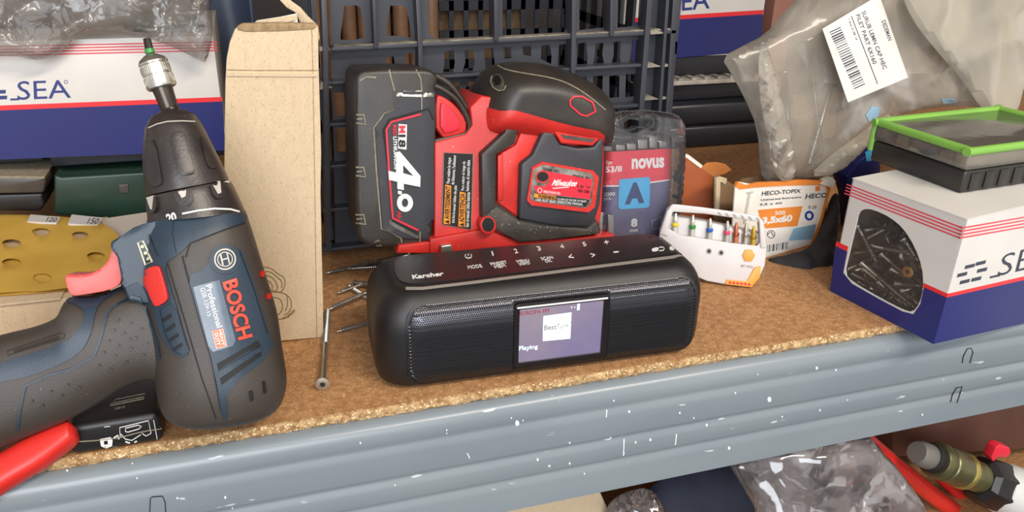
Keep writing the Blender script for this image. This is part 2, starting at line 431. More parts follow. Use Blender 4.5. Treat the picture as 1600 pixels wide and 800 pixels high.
# ---------------------------------------------------------------- portable radio
O = V((.069, .0112, 0)); e = V((.9993, -.037, 0)).normalized(); g = V((.037, .9993, 0)).normalized()
radio = thing('portable_radio', O + e * .088 + g * .033, 'black portable digital radio with a small colour screen at the front edge of the shelf', 'radio')
LV = [(0, .0085), (.0012, .0045), (.004, .0015), (.009, .0003), (.016, 0)] + [(.037 + .0242 * math.sin(math.radians(a)), .0155 * (1 - math.cos(math.radians(a)))) for a in (0, 9, 18, 27, 36, 45, 54, 63, 72, 81, 89)]
U0, U1, SD, RC = -.018, .1945, .075, .019
def plan(ins, n=10):
    pts = []
    r = RC - ins * .6
    for cx, cy, a0 in ((U1 - ins - r, SD - ins - r, 0), (U0 + ins + r, SD - ins - r, 90), (U0 + ins + r, ins + r, 180), (U1 - ins - r, ins + r, 270)):
        for k in range(n + 1):
            a = math.radians(a0 + 90 * k / n); pts.append((cx + r * math.cos(a), cy + r * math.sin(a)))
    return pts
vs = []; fs = []
for z, ins in LV: vs += [O + e * a + g * b + V((0, 0, z)) for a, b in plan(ins)]
q = len(plan(0))
for i in range(len(LV) - 1): fs += [[i * q + j, i * q + (j + 1) % q, (i + 1) * q + (j + 1) % q, (i + 1) * q + j] for j in range(q)]
fs += [list(range(q)), list(range((len(LV) - 1) * q, len(LV) * q))]
rbody = mk('body', vs, fs, 'radio_body', radio, smooth=60)
RP = Pl(O, -2.1 + 4.2 * 0); RP = PlN(O, -g)
RS = Surf([rbody], RP)
RT = Surf([rbody], PlN(O + V((0, 0, .0612)), (0, 0, 1)))
def ins_at(z):
    for (a, b), (c, d) in zip(LV, LV[1:]):
        if a <= z <= c: return b + (d - b) * (z - a) / (c - a)
    return 0
# arc-length table up the front
tab = [(0, .002)]
zz = .002
while zz < .0595:
    z2 = zz + .0002; tab.append((tab[-1][0] + math.hypot(.0002, ins_at(z2) - ins_at(zz)), z2)); zz = z2
def zof(v):
    v = max(0, min(v, tab[-1][0])); i = min(len(tab) - 2, int(v / tab[-1][0] * (len(tab) - 1)))
    while i < len(tab) - 2 and tab[i + 1][0] < v: i += 1
    while i > 0 and tab[i][0] > v: i -= 1
    return tab[i][1]
def front(u, v, off=0):
    z = zof(v); return O + e * u + g * (ins_at(z) - off) + V((0, 0, z + (off * .6 if z > .05 else 0)))
GU0, GU1, GV0, GV1 = .0005, .1825, .0025, .0545
def grille_in(u, v, pad=0):
    a0, a1, b0, b1, r = GU0 + pad, GU1 - pad, GV0 + pad, GV1 - pad, .011
    if not (a0 < u < a1 and b0 < v < b1): return False
    dx = max(a0 + r - u, u - a1 + r, 0); dy = max(b0 + r - v, v - b1 + r, 0)
    return math.hypot(dx, dy) < r or not (dx and dy)
# screen rectangle in the same coordinates
SU0, SU1, SV0, SV1 = .0628, .1240, .0060, .0515
vs = []; fs = []; P = .00129; PV = P * .866; hr = .00043; idx = {}
def vert(u, v, o):
    k = (round(u, 6), round(v, 6))
    if k not in idx: idx[k] = len(vs); vs.append(front(u, v, o))
    return idx[k]
row = 0; v = GV0
while v < GV1:
    u = GU0 + (P / 2 if row % 2 else 0)
    while u < GU1:
        if grille_in(u, v, .0006) and not (SU0 < u < SU1 and SV0 < v < SV1):
            dd = min(u - GU0, GU1 - u, v - GV0, GV1 - v) ; bul = .0002 + .0026 * math.sqrt(1 - (1 - min(1, max(0, dd) / .011)) ** 2)
            for k in range(6):
                a0 = math.radians(60 * k + 30); a1 = math.radians(60 * k + 90); R_ = P / math.sqrt(3)
                fs.append([vert(u + R_ * math.cos(a0), v + R_ * math.sin(a0), bul), vert(u + R_ * math.cos(a1), v + R_ * math.sin(a1), bul),
                           vert(u + hr * math.cos(a1), v + hr * math.sin(a1), bul), vert(u + hr * math.cos(a0), v + hr * math.sin(a0), bul)])
        u += P
    v += PV; row += 1
bm = bmesh.new(); q = [bm.verts.new(x) for x in vs]
for f in fs: bm.faces.new([q[i] for i in f])
me = bpy.data.meshes.new('speaker_grille')
for x in bm.verts: x.co -= world(radio)
bm.to_mesh(me); bm.free(); me.materials.append(MT['grille'])
me.polygons.foreach_set('use_smooth', [True] * len(me.polygons))
o = bpy.data.objects.new('speaker_grille', me); col.objects.link(o); o.parent = radio; WL[o.name] = world(radio)
tag(o, 'perforated dark metal speaker mesh')
# dark cloth right behind the mesh
def ring(pad, n=8, r=.011):
    a0, a1, b0, b1 = GU0 + pad, GU1 - pad, GV0 + pad, GV1 - pad; out = []
    for cx, cy, s in ((a1 - r, b1 - r, 0), (a0 + r, b1 - r, 90), (a0 + r, b0 + r, 180), (a1 - r, b0 + r, 270)):
        for k in range(n + 1):
            t = math.radians(s + 90 * k / n); out.append((cx + r * math.cos(t), cy + r * math.sin(t)))
    return out
mk('speaker_cloth', *solidv(m2(ring(.0001), (), .004), lambda u, v: front(u, v, .00012), lambda u, v: front(u, v, -.0004)), 'hole', radio)
mk('grille_rim', *solidv(m2(ring(-.0012), [ring(0)], .004), lambda u, v: front(u, v, .0012), lambda u, v: front(u, v, -.0004)), 'radio_body', radio)
def rr(a0, a1, b0, b1, r, n=5):
    out = []
    for cx, cy, s in ((a1 - r, b1 - r, 0), (a0 + r, b1 - r, 90), (a0 + r, b0 + r, 180), (a1 - r, b0 + r, 270)):
        for k in range(n + 1):
            t = math.radians(s + 90 * k / n); out.append((cx + r * math.cos(t), cy + r * math.sin(t)))
    return out
mat('display', '857a84', .12, emit=.13, var=1, vs=14, hex2='6b6484')
mat('display_white', 'd4f2f4', .2, emit=.62)
mat('display_red', '8f3a48', .2, emit=.2)
flat = lambda off: (lambda u, v: O + e * u + g * -off + V((0, 0, v + .002)))
fr = mk('screen_frame', *solidv(m2(rr(SU0 + .0004, SU1 - .0004, SV0 + .0004, SV1 - .0012, .003), [rr(SU0 + .0035, SU1 - .0045, SV0 + .004, SV1 - .005, .0005, 1)]), flat(.0028), flat(-.0002)), 'radio_panel', radio, bev=.0004, seg=2)
scr = mk('screen', *solidv(m2(rr(SU0 + .003, SU1 - .004, SV0 + .0036, SV1 - .0046, .0004, 1)), flat(.0022), flat(0)), 'display', radio)
mk('screen_trim', *solidv(m2(rr(SU0 + .0016, SU1 - .002, SV1 - .0040, SV1 - .0030, .0004, 1)), flat(.0032), flat(.0025)), 'white_print', fr)
SS = Surf([scr], RP)
patch('station_tile', SS, [(849, 494), (893, 488), (891, 529), (848, 533)], 'display_white', scr, th=.0001, step=0)
J = Join(); text('', SS, 'Best', [(850, 516), (870, 514), (870, 506), (850, 508)], None, None, th=.0003, J=J, bold=.02); text('', SS, 'Tune', [(870, 514), (888, 511), (888, 503), (870, 506)], None, None, th=.0003, J=J); text('', SS, 'TM', [(888, 504.5), (892, 504), (892, 501.5), (888, 502)], None, None, th=.0003, J=J)
J.mk('lettering', 'highlight_mark_grey', scr)
text('lettering', SS, 'EUROPA FM', [(812, 493), (858, 488), (858, 482), (812, 487)], 'display_red', scr)
J = Join(); text('', SS, 'Playing', [(811, 550), (840, 546), (840, 538), (811, 541)], None, None, J=J, th=.0002)
J.add(*patchv(SS, [(902, 475), (906, 474.5), (905.5, 484), (901.5, 484.5)], .0002, 0)); J.add(*patchv(SS, circ(893, 480, 1), .0002, 0)); J.add(*patchv(SS, circ(898, 480, .8), .0002, 0))
J.mk('lettering', 'display_white', scr)
# top panel with keys
panel = patch('control_panel', RT, chaikin([(614, 406), (640, 399), (760, 388), (980, 368), (1040, 362), (1066, 371), (1079, 386), (1064, 396), (900, 416), (740, 435), (640, 446), (618, 436)], 2), 'radio_panel', radio, th=.0005, step=10)
line('panel_edge_highlight', RT, [(634, 451), (660, 451), (740, 441.5), (900, 421), (1050, 402), (1066, 399)], 3.6, 'highlight_mark_grey', radio, th=.0004)  # highlight along the panel's front ridge, painted on as a pale stripe
PS = Surf([panel], PlN(O + V((0, 0, .0615)), (0, 0, 1)))
J = Join()
text('', PS, 'Karcher', [(645, 436), (693, 430.5), (693, 424.5), (643, 430)], None, None, bold=.035, J=J)
for s, q in (('MODE', [(732, 420.5), (754, 417.5), (751, 413), (730, 415.5)]), ('PRESET', [(768, 415), (793, 411.5), (790, 407.5), (765, 411)]), ('MEM', [(774, 419.5), (791, 417), (788, 413), (771, 415.5)]),
             ('MENU', [(809, 411), (828, 408.5), (825, 404.5), (806, 407)]), ('INFO', [(813, 415), (829, 412.5), (826, 409), (810, 411.5)]), ('SCAN', [(847, 406.5), (865, 404), (862, 400), (844, 402.5)]), ('OK', [(853, 410.5), (863, 409), (860, 405), (850, 406.5)]),
             ('1', [(769.5, 399.5), (771.5, 399), (769.5, 392.5), (767.5, 393)]), ('2', [(805, 396), (810, 395), (807, 388.5), (802, 389.5)]), ('3', [(841, 392), (846, 391), (843, 384.5), (838, 385.5)]), ('4', [(877, 388.5), (882, 387.5), (879, 381.5), (874, 382.5)]), ('5', [(912, 385), (917, 384), (914, 378), (909, 379)]),
             ('+', [(945, 382), (952, 380.5), (950, 374.5), (943, 376)]), ('<', [(890, 405), (897, 403), (893, 397), (887, 399)]), ('>', [(925, 402), (931, 401), (928, 395), (922, 396)]), ('-', [(959, 395), (967, 394), (966, 392.5), (958, 393.5)])):
    text('', PS, s, q, None, None, J=J)
for p in (([(728, 397.5), (726.5, 400), (728, 402.5), (732, 403.5), (736, 402.5), (737, 400), (735.5, 397.5)]), [(731.5, 396.5), (732, 400)]): line('', PS, p, 1.1, None, None, J=J, th=.0002, step=3)
J.add(*patchv(PS, chaikin([(1018, 388.5), (1029, 386), (1029, 392), (1019, 393.5)], 1), .0002, 4)); line('', PS, [(1030, 386.5), (1035, 386), (1038, 388), (1037, 391), (1030, 392)], 1, None, None, J=J, th=.0002)
v_ = patchv(PS, circ(1050, 388, 4.2, 3, 14), .0002, 3, [[(1048.6, 386.5), (1051.4, 388), (1048.6, 389.6), (1050, 388)][::1]]); J.add(*v_)
tag(J.mk('key_lettering', 'white_print', panel), 'white printed key names, numbers and maker name')
# ---------------------------------------------------------------- cordless drill driver, leaning back on its rear end
mat('rubber', '3f3832', .48, var=.22, vs=25, bump=.25, bs=1500, speck='6b635a', ss=900, sp=.72)
mat('drill_blue', '243544', .42, var=.2, vs=40, bump=.1, bs=900)
mat('chuck_black', '262120', .36, var=.25, vs=50, bump=.2, bs=700, hex2='3a322e', speck='6a6058', ss=700, sp=.74)
mat('gunmetal', '3a3530', .28, .7)
mat('chrome', 'c9c6bc', .25, .85, var=.15, vs=120)
mat('dark_metal', '4b443e', .3, .8)
mat('trigger_red', 'e2605a', .42, var=.15, vs=60)
mat('red', 'd02a22', .38, var=.12, vs=60)
mat('logo_red', 'd8452f', .4)
mat('silver_print', 'b9b4aa', .4)
mat('cream_print', 'c9c0a6', .5)
mat('label_grey', '62707e', .22, var=.3, vs=60)
mat('orange_red', 'e26a3c', .4)
mat('green_band', '2f8a3c', .35)
DP0 = onz(360, 656, .011)
DP = Pl(DP0, 0, 19)
PX = .43 / 1250
drill = thing('cordless_drill', (DP0.x, DP0.y, 0), 'blue and black cordless drill driver standing nose up at the left of the shelf', 'drill')
motor = loft('motor_housing', DP, [(231, 343, 384, 330, .022, 0), (228, 372, 396, 366, .0265, 0), (222, 425, 414, 425, .0285, 0), (226, 480, 432, 484, .0285, 0), (236, 540, 440, 536, .0285, 0), (244, 600, 448, 590, .028, 0), (252, 636, 443, 620, .0255, 0), (268, 655, 432, 637, .022, 0), (300, 664, 415, 648, .015, 0)], 'rubber', drill, ex=2.5, n=44, sub=5, smooth=60)
hand = loft('handle', DP, [(238, 432, 264, 602, .017, 0), (195, 447, 238, 592, .0175, 0), (152, 464, 200, 602, .018, 0), (108, 466, 150, 632, .018, 0), (90, 494, 104, 656, .0175, 0), (56, 510, 50, 679, .0170, 0), (0, 524, -4, 702, .0175, 0), (-70, 545, -76, 728, .018, 0), (-120, 550, -126, 748, .020, 0)], 'rubber', drill, ex=2.6, n=40, sub=5, smooth=60)
foot = prism('battery_foot', DP, [(-95, 520), (-180, 510), (-235, 780), (-110, 800)], -.026, .026, 'black', drill, sm=1, bev=.004)
house = prism('gear_housing', DP, [(250, 341), (231, 347), (200, 362), (173, 378), (172, 386), (183, 402), (190, 440), (200, 470), (250, 480), (300, 440), (300, 341)], -.018, .018, 'drill_blue', drill, bev=.006, seg=4)
DS = Surf([motor, hand, house], DP)
def dp(name, pts, m, th, parent=drill, step=6, sm=1, holes=(), **k): return patch(name, DS, chaikin(pts, sm) if sm else pts, m, parent, th=th, step=step, holes=holes, **k)
dp('blue_shell', [(233, 347), (300, 340), (384, 332), (386, 346), (345, 360), (300, 378), (280, 397), (257, 411), (266, 445), (276, 478), (297, 552), (287, 560), (268, 550), (250, 518), (237, 475), (220, 442), (212, 440), (185, 455), (160, 471), (150, 484), (143, 522), (125, 553), (75, 578), (25, 593), (-60, 604), (-60, 586), (0, 567), (107, 535), (128, 508), (133, 487), (122, 478), (101, 470), (104, 462), (170, 452), (189, 438), (183, 402), (174, 384), (200, 362)], 'drill_blue', .0010)
dp('blue_shell', [(291, 431), (323, 419), (330, 395), (340, 385), (352, 382), (364, 385), (373, 391), (378, 390), (396, 440), (417, 515), (430, 548), (352, 610), (356, 650), (349, 656), (343, 625), (338, 592), (326, 549), (308, 489)], 'drill_blue', .0009)
line('raised_outline', DS, [(250, 560), (246, 535), (232, 492), (218, 466), (208, 463), (176, 480), (168, 490), (157, 530), (148, 556), (110, 577), (75, 586), (40, 603), (32, 640), (28, 672)], 3.2, 'drill_blue', drill, th=.0008, step=5)
J = Join()
line('', DS, [(290, 402), (297, 380), (345, 361), (383, 348)], 1.3, None, None, J=J, th=.0012)
line('', DS, [(262, 412), (290, 505), (315, 590), (338, 655)], 1.8, None, None, J=J, th=.0004, step=4)
line('', DS, [(285, 400), (293, 432), (312, 500), (330, 560), (345, 640)], 1.5, None, None, J=J, th=.0010, step=4)
line('', DS, [(272, 345), (270, 365), (276, 395)], 1.2, None, None, J=J, th=.0012)
line('', DS, [(233, 366), (242, 385), (248, 400)], 1.2, None, None, J=J, th=.0012)
line('', DS, [(374, 392), (396, 452), (417, 520)], 1.2, None, None, J=J, th=.0012)
J.mk('seam', 'dark', drill)
# grip details
J = Join()
line('', DS, [(12, 548), (12, 555), (100, 528), (101, 521), (95, 520)], 1.4, None, None, J=J, th=.0003, step=4, closed=True)
line('', DS, [(22, 549), (92, 527)], 4, None, None, J=J, th=.0003, step=4)
tag(J.mk('embossed_oval', 'dark_metal', drill), 'worn raised oval on the grip')
random.seed(8)
for x, y in ((185, 500), (204, 505), (178, 516), (194, 521), (170, 533), (185, 540), (203, 530), (212, 528), (221, 514), (162, 551), (180, 556), (205, 545), (230, 537), (224, 555), (155, 571), (173, 577), (198, 566), (80, 612), (97, 618), (50, 627), (67, 634), (106, 602), (30, 645), (124, 606)):
    patch('grip_dimple', DS, circ(x, y, 2.6, 2.6, 8), 'rubber', drill, th=.0009, step=0, smooth=80)
# trigger and switches
trg = prism('trigger', DP, [(176, 384), (188, 404), (191, 432), (188, 445), (170, 454), (135, 460), (112, 463), (105, 452), (101, 434), (104, 429), (126, 431), (150, 425), (168, 410), (173, 396)], -.009, .0095, 'trigger_red', drill, sm=1, bev=.002)
TS = Surf([trg], DP)
line('trigger_rim', TS, [(103, 431), (126, 432.5), (150, 427), (168, 412), (174, 397)], 3, 'red', trg, th=.0002)
sw = dp('direction_switch', [(226, 431), (234, 419), (249, 414), (253, 418), (265, 460), (264, 469), (250, 478), (244, 475)], 'red', .0034, bev=.0004)
SWS = Surf([sw], DP)
J = Join(); line('', SWS, [(241, 431), (249, 429), (250, 440), (257, 441)], 1, None, None, J=J); line('', SWS, [(241, 431), (242, 446), (250, 444)], 1, None, None, J=J); J.mk('switch_groove', 'logo_red', sw)
J = Join(); line('', DS, [(216, 379), (224, 376), (240, 409), (228, 414)], 2.4, None, None, J=J, th=.0016, closed=True, step=4)
gauge = tag(J.mk('charge_gauge', 'cream_print', drill), 'cream outlined charge gauge')
for x, y in ((223, 385), (228, 395), (233, 404)): patch('gauge_light', DS, circ(x, y, 2.8, 2.8, 8), 'cream_print', gauge, th=.0015, step=0)
for i in range(4):
    x, y = 254 + i * 5.6, 498 + i * 15.2
    dp('vent_slot', [(x, y), (x + 13, y - 9), (x + 15.5, y - 4), (x + 2, y + 5)], 'hole', .0014, sm=0)
line('vent_border', DS, [(250, 483), (266, 473), (277, 487), (295, 548), (287, 556), (271, 548), (258, 520)], 1.6, 'drill_blue', drill, th=.0016, closed=True)
for p in ([(339, 568), (402, 532), (407, 540), (386, 548), (341, 578)], [(344, 590), (406, 547), (408, 555), (346, 601)], [(389, 611), (394, 610), (396, 624), (391, 626)], [(410, 596), (413, 595), (416, 612), (412, 614)]):
    dp('vent_slot', p, 'hole', .0013, sm=0)
dp('vent_bar', [(340, 580), (404, 541), (407, 547), (343, 590)], 'drill_blue', .0024, sm=0)
# badges
dp('badge_pad', circ(351, 405, 24, 23, 24), 'drill_blue', .0016, sm=0)
J = Join(); line('', DS, circ(351, 405, 15.5, 15.5, 24), 2.4, None, None, J=J, th=.0021, closed=True, step=4)
line('', DS, circ(351, 405, 11, 11, 20), 1.6, None, None, J=J, th=.0021, closed=True, step=4)
for p in ([(344, 397), (348, 414)], [(354, 395), (358, 412)], [(346, 406), (357, 403)]): line('', DS, p, 2.2, None, None, J=J, th=.0021, step=4)
tag(J.mk('round_emblem', 'silver_print', drill), 'round silver armature emblem')
tag(text('raised_lettering', DS, 'BOSCH', [(347, 441), (372, 531), (394, 525), (369, 434)], 'logo_red', drill, th=.0022, bold=.03), 'raised orange-red maker name')
lab = dp('name_plate', [(302, 448), (343, 437), (368, 531), (364, 540), (333, 549), (326, 540)], 'label_grey', .0013, sm=0)
J = Join(); text('', DS, 'Professional', [(321, 446), (339, 512), (348, 509), (331, 443)], None, None, th=.0017, J=J, bold=.012); text('', DS, 'GSR 12V-15', [(313, 450), (325, 494), (331, 492), (320, 448)], None, None, th=.0017, J=J)
J.mk('lettering', 'white_print', lab)
hd = dp('orange_badge', [(331, 516), (349, 512), (355, 540), (338, 544)], 'orange_red', .0017, sm=0)
J = Join(); line('', DS, [(332, 517), (348.5, 513), (354, 539.5), (338.5, 543)], .9, None, None, J=J, th=.0020, closed=True)
text('', DS, 'HEAVY', [(342, 516), (347, 539), (352, 538), (346.5, 514.5)], None, None, th=.002, J=J, bold=.02); text('', DS, 'DUTY', [(335, 520), (339, 539), (345, 538), (340.5, 518)], None, None, th=.002, J=J, bold=.02)
J.mk('lettering', 'white_print', lab)
# red rubber nubs at the rear edge
for x, y in ((408, 428), (418, 463)): tag(dp('side_button', circ(x, y, 2, 5, 10), 'red', .0022, sm=0), 'red button showing at the far edge')
# torque collar and chuck
collar = loft('torque_collar', DP, [(229, 309, 359, 282, .0225, 0), (229, 318, 366, 292, .0235, 0), (231, 346, 384, 331, .0255, 0)], 'chuck_black', drill, ex=2, n=48, sub=3, smooth=50)
CS = Surf([collar], DP)
line('worn_ring', CS, [(230, 310), (243, 302), (262, 296), (290, 289), (320, 283), (345, 282), (358, 285)], 3, 'silver_print', collar, th=.0005, step=4)
for tb, tk in (([(270, 290), (298, 285), (303, 311), (298, 320), (282, 323), (274, 310)], [(274, 291), (292, 288), (291, 307), (285, 310)]), ([(231, 310), (246, 305), (247, 326), (241, 334), (233, 332)], [(233, 309), (243, 306), (241, 327), (239, 327)]), ([(325, 285), (345, 284), (351, 302), (348, 310), (334, 311)], [(329, 286), (342, 285), (344, 302), (339, 304)])):
    patch('grip_tab', CS, chaikin(tb, 1), 'chuck_black', collar, th=.0018, step=5); patch('tick_mark', CS, tk, 'silver_print', collar, th=.0022, step=5)
J = Join(); text('', CS, '20', [(263, 349), (277, 345), (274, 331), (259, 335)], None, None, J=J, bold=.03, th=.0005)
line('', CS, [(255.5, 343), (257, 348)], 1.8, None, None, J=J, th=.0005, step=3); line('', CS, [(285, 334), (310, 329), (335, 326), (360, 327), (374, 331)], 2.6, None, None, J=J, th=.0005, step=4)
tag(J.mk('scale_print', 'white_print', collar), 'white torque scale')
chuck = loft('chuck', DP, [(253, 173, 277, 169, .004, 0), (247, 177, 292, 173, .0075, 0), (238, 182, 305, 179, .0105, 0), (233, 188, 309, 185, .0122, 0), (231, 193, 313, 190, .0135, 0), (226, 205, 319, 200, .0158, 0), (223, 240, 333, 228, .0187, 0), (225, 280, 348, 258, .021, 0), (230, 306, 358, 281, .0217, 0)], 'chuck_black', drill, ex=2, n=48, sub=5, smooth=50)
KS = Surf([chuck], DP)
for p in ([(266, 207), (286, 204), (296, 235), (306, 268), (302, 272), (281, 274), (275, 250)], [(229, 222), (243, 218), (254, 282), (252, 290), (234, 294), (228, 260)], [(312, 212), (322, 217), (340, 258), (337, 264), (325, 262), (318, 240)]):
    patch('grip_rib', KS, chaikin(p, 1), 'chuck_black', chuck, th=.0012, step=5, bev=.0004)
line('chuck_edge', KS, [(232, 200), (245, 194), (262, 190), (285, 189), (305, 190)], 1.6, 'silver_print', chuck, th=.0003, step=4)
A = DP.at(273, 186); B = DP.at(264, 166)
lathe('chuck_nose', A, B, [(.3, 12 * PX), (.85, 13 * PX), (.9, 12.5 * PX)], 'gunmetal', drill, 28)
# bit holder and bit gripped in the chuck
A = DP.at(266, 172); B = DP.at(235, 86)
bh = lathe('bit_holder', A, B, [(0, 12 * PX), (.05, 13 * PX), (.3, 14 * PX), (.48, 15.5 * PX)], 'dark_metal', None, 28)
tag(bh, 'silver and black magnetic bit holder clamped in the drill chuck', 'bit holder')
kn = [(.40, 14 * PX), (.40, 19 * PX), (.42, 21 * PX), (.455, 21.5 * PX)]
sl = lathe('knurled_sleeve', A, B, kn + [(.64, 20.5 * PX), (.645, 20 * PX), (.65, 20.5 * PX), (.83, 20 * PX), (.84, 21 * PX), (.87, 21 * PX), (.93, 18 * PX), (1.0, 9 * PX), (1.01, 6 * PX)], 'chrome', bh, 40, smooth=30)
J = Join()
ax = (B - A); d = ax.normalized(); e1 = d.orthogonal().normalized(); g1 = d.cross(e1)
for k in range(36):
    a = 2 * math.pi * k / 36; rr_ = (e1 * math.cos(a) + g1 * math.sin(a)); tt = (e1 * -math.sin(a) + g1 * math.cos(a)) * .00025
    for t0, t1 in ((.47, .62), (.67, .81)): J.add(*boxv(A + ax * t0 + rr_ * 19.8 * PX - tt, tt * 2, rr_ * .0006, ax * (t1 - t0)))
tag(J.mk('knurling', 'chrome', sl), kind='stuff')
A2 = DP.at(235, 86); B2 = DP.at(229.5, 60)
bt = lathe('screwdriver_bit', A2, B2, [(-.3, 5 * PX), (0, 6 * PX), (.12, 6.4 * PX)], 'dark_metal', None, 6, smooth=20)
tag(bt, 'star screwdriver bit with a green band at the tip of the drill', 'bit')
lathe('colour_band', A2, B2, [(.10, 6.3 * PX), (.12, 6.9 * PX), (.36, 6.7 * PX), (.38, 6 * PX)], 'green_band', bt, 16)
vs = []; fs = []; ax = B2 - A2; d = ax.normalized(); e1 = d.orthogonal().normalized(); g1 = d.cross(e1)
for t, r in ((.36, 6 * PX), (.95, 5.4 * PX), (1.0, 5.0 * PX)):
    vs += [A2 + ax * t + (e1 * math.cos(a) + g1 * math.sin(a)) * r * (1 if i % 2 else .74) for i, a in ((i, math.pi * i / 6) for i in range(12))]
for j in range(2): fs += [[j * 12 + i, j * 12 + (i + 1) % 12, j * 12 + 12 + (i + 1) % 12, j * 12 + 12 + i] for i in range(12)]
fs += [list(range(24, 36)), list(range(12))]
mk('star_tip', vs, fs, 'gunmetal', bt, smooth=20)
# ---------------------------------------------------------------- cordless sander with its battery
mat('tool_black', '26221f', .42, var=.25, vs=30, bump=.15, bs=900, hex2='38322c', speck='6f675c', ss=600, sp=.74)
mat('tool_black_dusty', '4a443c', .6, var=.5, vs=60, bump=.3, bs=600, hex2='2b2724', speck='8a8274', ss=500, sp=.66)
mat('tool_grey', '35353a', .45, var=.2, vs=30, bump=.15, bs=1200)
mat('sander_red', 'cf2f28', .42, var=.35, vs=45, bump=.1, bs=700, hex2='b82a25', speck='e2958a', ss=420, sp=.72)
mat('bright_red', 'd8283a', .4)
mat('dusty_line', '8f8672', .7, var=.3, vs=300)
mat('warn_orange', 'e08a1c', .5)
mat('foil', 'b8b2a8', .25, .7, var=.5, vs=120, hex2='6b665e')
SP = Pl((.15, .152, 0), 0, 7)
sander = thing('cordless_sander', (.15, .15, 0), 'red and black cordless sander with a battery, lying behind the radio', 'sander')
# battery pack: rounded block
bat = prism('battery_pack', SP, [(553, 128), (558, 113), (572, 108), (660, 107), (678, 111), (686, 124), (680, 142), (679, 374), (668, 384), (640, 387), (585, 387), (568, 381), (557, 369)], -.034, .026, 'tool_black', sander, sm=1, bev=.006, seg=4)
BP = Surf([bat], SP)
def bp(name, pts, m, th, par=None, step=9, sm=0, holes=(), **k): return patch(name, BP, chaikin(pts, sm) if sm else pts, m, par or bat, th=th, step=step, holes=holes, **k)
bp('cover_panel', [(616, 142), (678, 143), (678, 375), (660, 373), (630, 371), (598, 357), (586, 200), (602, 177), (617, 171)], 'tool_grey', .0016, bev=.0004)
BP2 = Surf([bat] + [c for c in bat.children], SP)
J = Join()
line('', BP2, [(608, 109), (611, 122), (616, 140), (617, 171), (601, 177), (584, 200), (588, 267), (596, 357), (627, 372), (628, 386)], 2.2, None, None, J=J, th=.0004, step=8)
line('', BP2, [(650, 109), (657, 122), (659, 142), (658, 260), (656, 380)], 1.8, None, None, J=J, th=.0004, step=8)
J.mk('dusty_seam', 'dusty_line', bat)
lp = bp('label_panel', [(668, 170), (676, 190), (676, 350), (654, 361), (613, 341), (601, 203), (611, 190)], 'tool_grey', .0022)
line('label_outline', BP2, [(676, 186), (669, 170), (608, 187), (599, 203), (607, 262), (613, 345), (654, 366)], 2.4, 'dark', bat, th=.0014)
line('red_border', BP2, [(657, 178), (611, 190), (603, 202), (607, 262), (613, 340), (653, 359)], 3, 'bright_red', bat, th=.0018)
line('grey_bar', BP2, [(619, 146), (658, 147)], 8.5, 'foil', bat, th=.0006); line('grey_bar', BP2, [(661, 147), (677, 147)], 8.5, 'foil', bat, th=.0006)
line('grey_bar', BP2, [(608, 346), (630, 358), (654, 369)], 8, 'foil', bat, th=.0005)
tile = bp('white_tile', [(622, 193), (635, 194), (634, 233), (621, 231)], 'white_print', .0024)
text('lettering', BP2, 'M', [(623, 196), (623, 207), (633, 207), (633, 196)], 'bright_red', tile, th=.0019, bold=.02)
text('lettering', BP2, '18', [(622.5, 210), (622.5, 229), (633, 230), (633, 210)], 'dark', tile, th=.0019, bold=.02)
text('lettering', BP2, 'RED', [(613, 195), (613.5, 211), (619.5, 211), (619, 195)], 'bright_red', lp, th=.0019, bold=.02)
J = Join()
text('', BP2, 'LITHIUM-ION', [(613.5, 213), (615, 263), (620.5, 263), (619.5, 213)], None, None, J=J, th=.0019, bold=.02)
for p in ([(606, 266), (618, 269), (618, 237), (624, 236), (656, 274), (655.5, 291), (630, 286), (630, 296), (620, 294), (620, 283), (607, 280)],): J.add(*patchv(BP2, p, .0024, 6, [[(629, 257), (629, 270), (645, 274)]], sink=.001))
J.add(*patchv(BP2, [(621, 297), (627, 298), (627, 303), (621, 302)], .0022, 0)); J.add(*patchv(BP2, circ(632, 316, 12.5, 14, 24), .0022, 5, [circ(632, 316, 5, 7, 16)]))
J.mk('lettering', 'white_print', lp)
text('lettering', BP2, 'Ah', [(620, 329), (620, 341), (627, 341), (626, 329)], 'bright_red', lp, th=.0019)
for y in (186, 268, 342):
    J = Join(); line('', BP, [(557, y - 7), (568, y - 7), (571, y + 8), (557, y + 6)], 2.2, None, None, J=J, th=.0012, step=5); line('', BP, [(558, y), (566, y - 1)], 2, None, None, J=J, th=.0012, step=5)
    tag(J.mk('contact_clip', 'dusty_line', bat), 'dusty contact clip')
line('corner_scuff', BP, [(562, 126), (572, 120), (588, 121)], 2.6, 'dusty_line', bat, th=.0004, step=4)
bp('corner_wear', [(572, 385), (592, 374), (596, 384)], 'dusty_line', .0004)
# red release wedge and its black strap
prism('release_button', SP, [(680, 150), (690, 149), (712, 164), (729, 188), (729, 204), (725, 209), (682, 218)], -.020, .026, 'sander_red', bat, sm=1, bev=.003)
rb = prism('button_face', SP, [(688, 160), (695, 162), (712, 176), (721, 196), (718, 204), (688, 211)], .02, .028, 'bright_red', bat, sm=1, bev=.002)
vs, fs = tubev([SP.at(x, y, .024) for x, y in ((679, 134), (692, 140), (712, 155), (728, 180), (734, 198), (729, 208), (715, 213), (680, 221))], .0019, 8, 3)
mk('strap', vs, fs, 'tool_black', bat)
vs, fs = tubev([SP.at(x, y, .018) for x, y in ((680, 118), (700, 130), (718, 152), (731, 174))], .0022, 8, 3)
mk('strap', vs, fs, 'tool_black', bat)
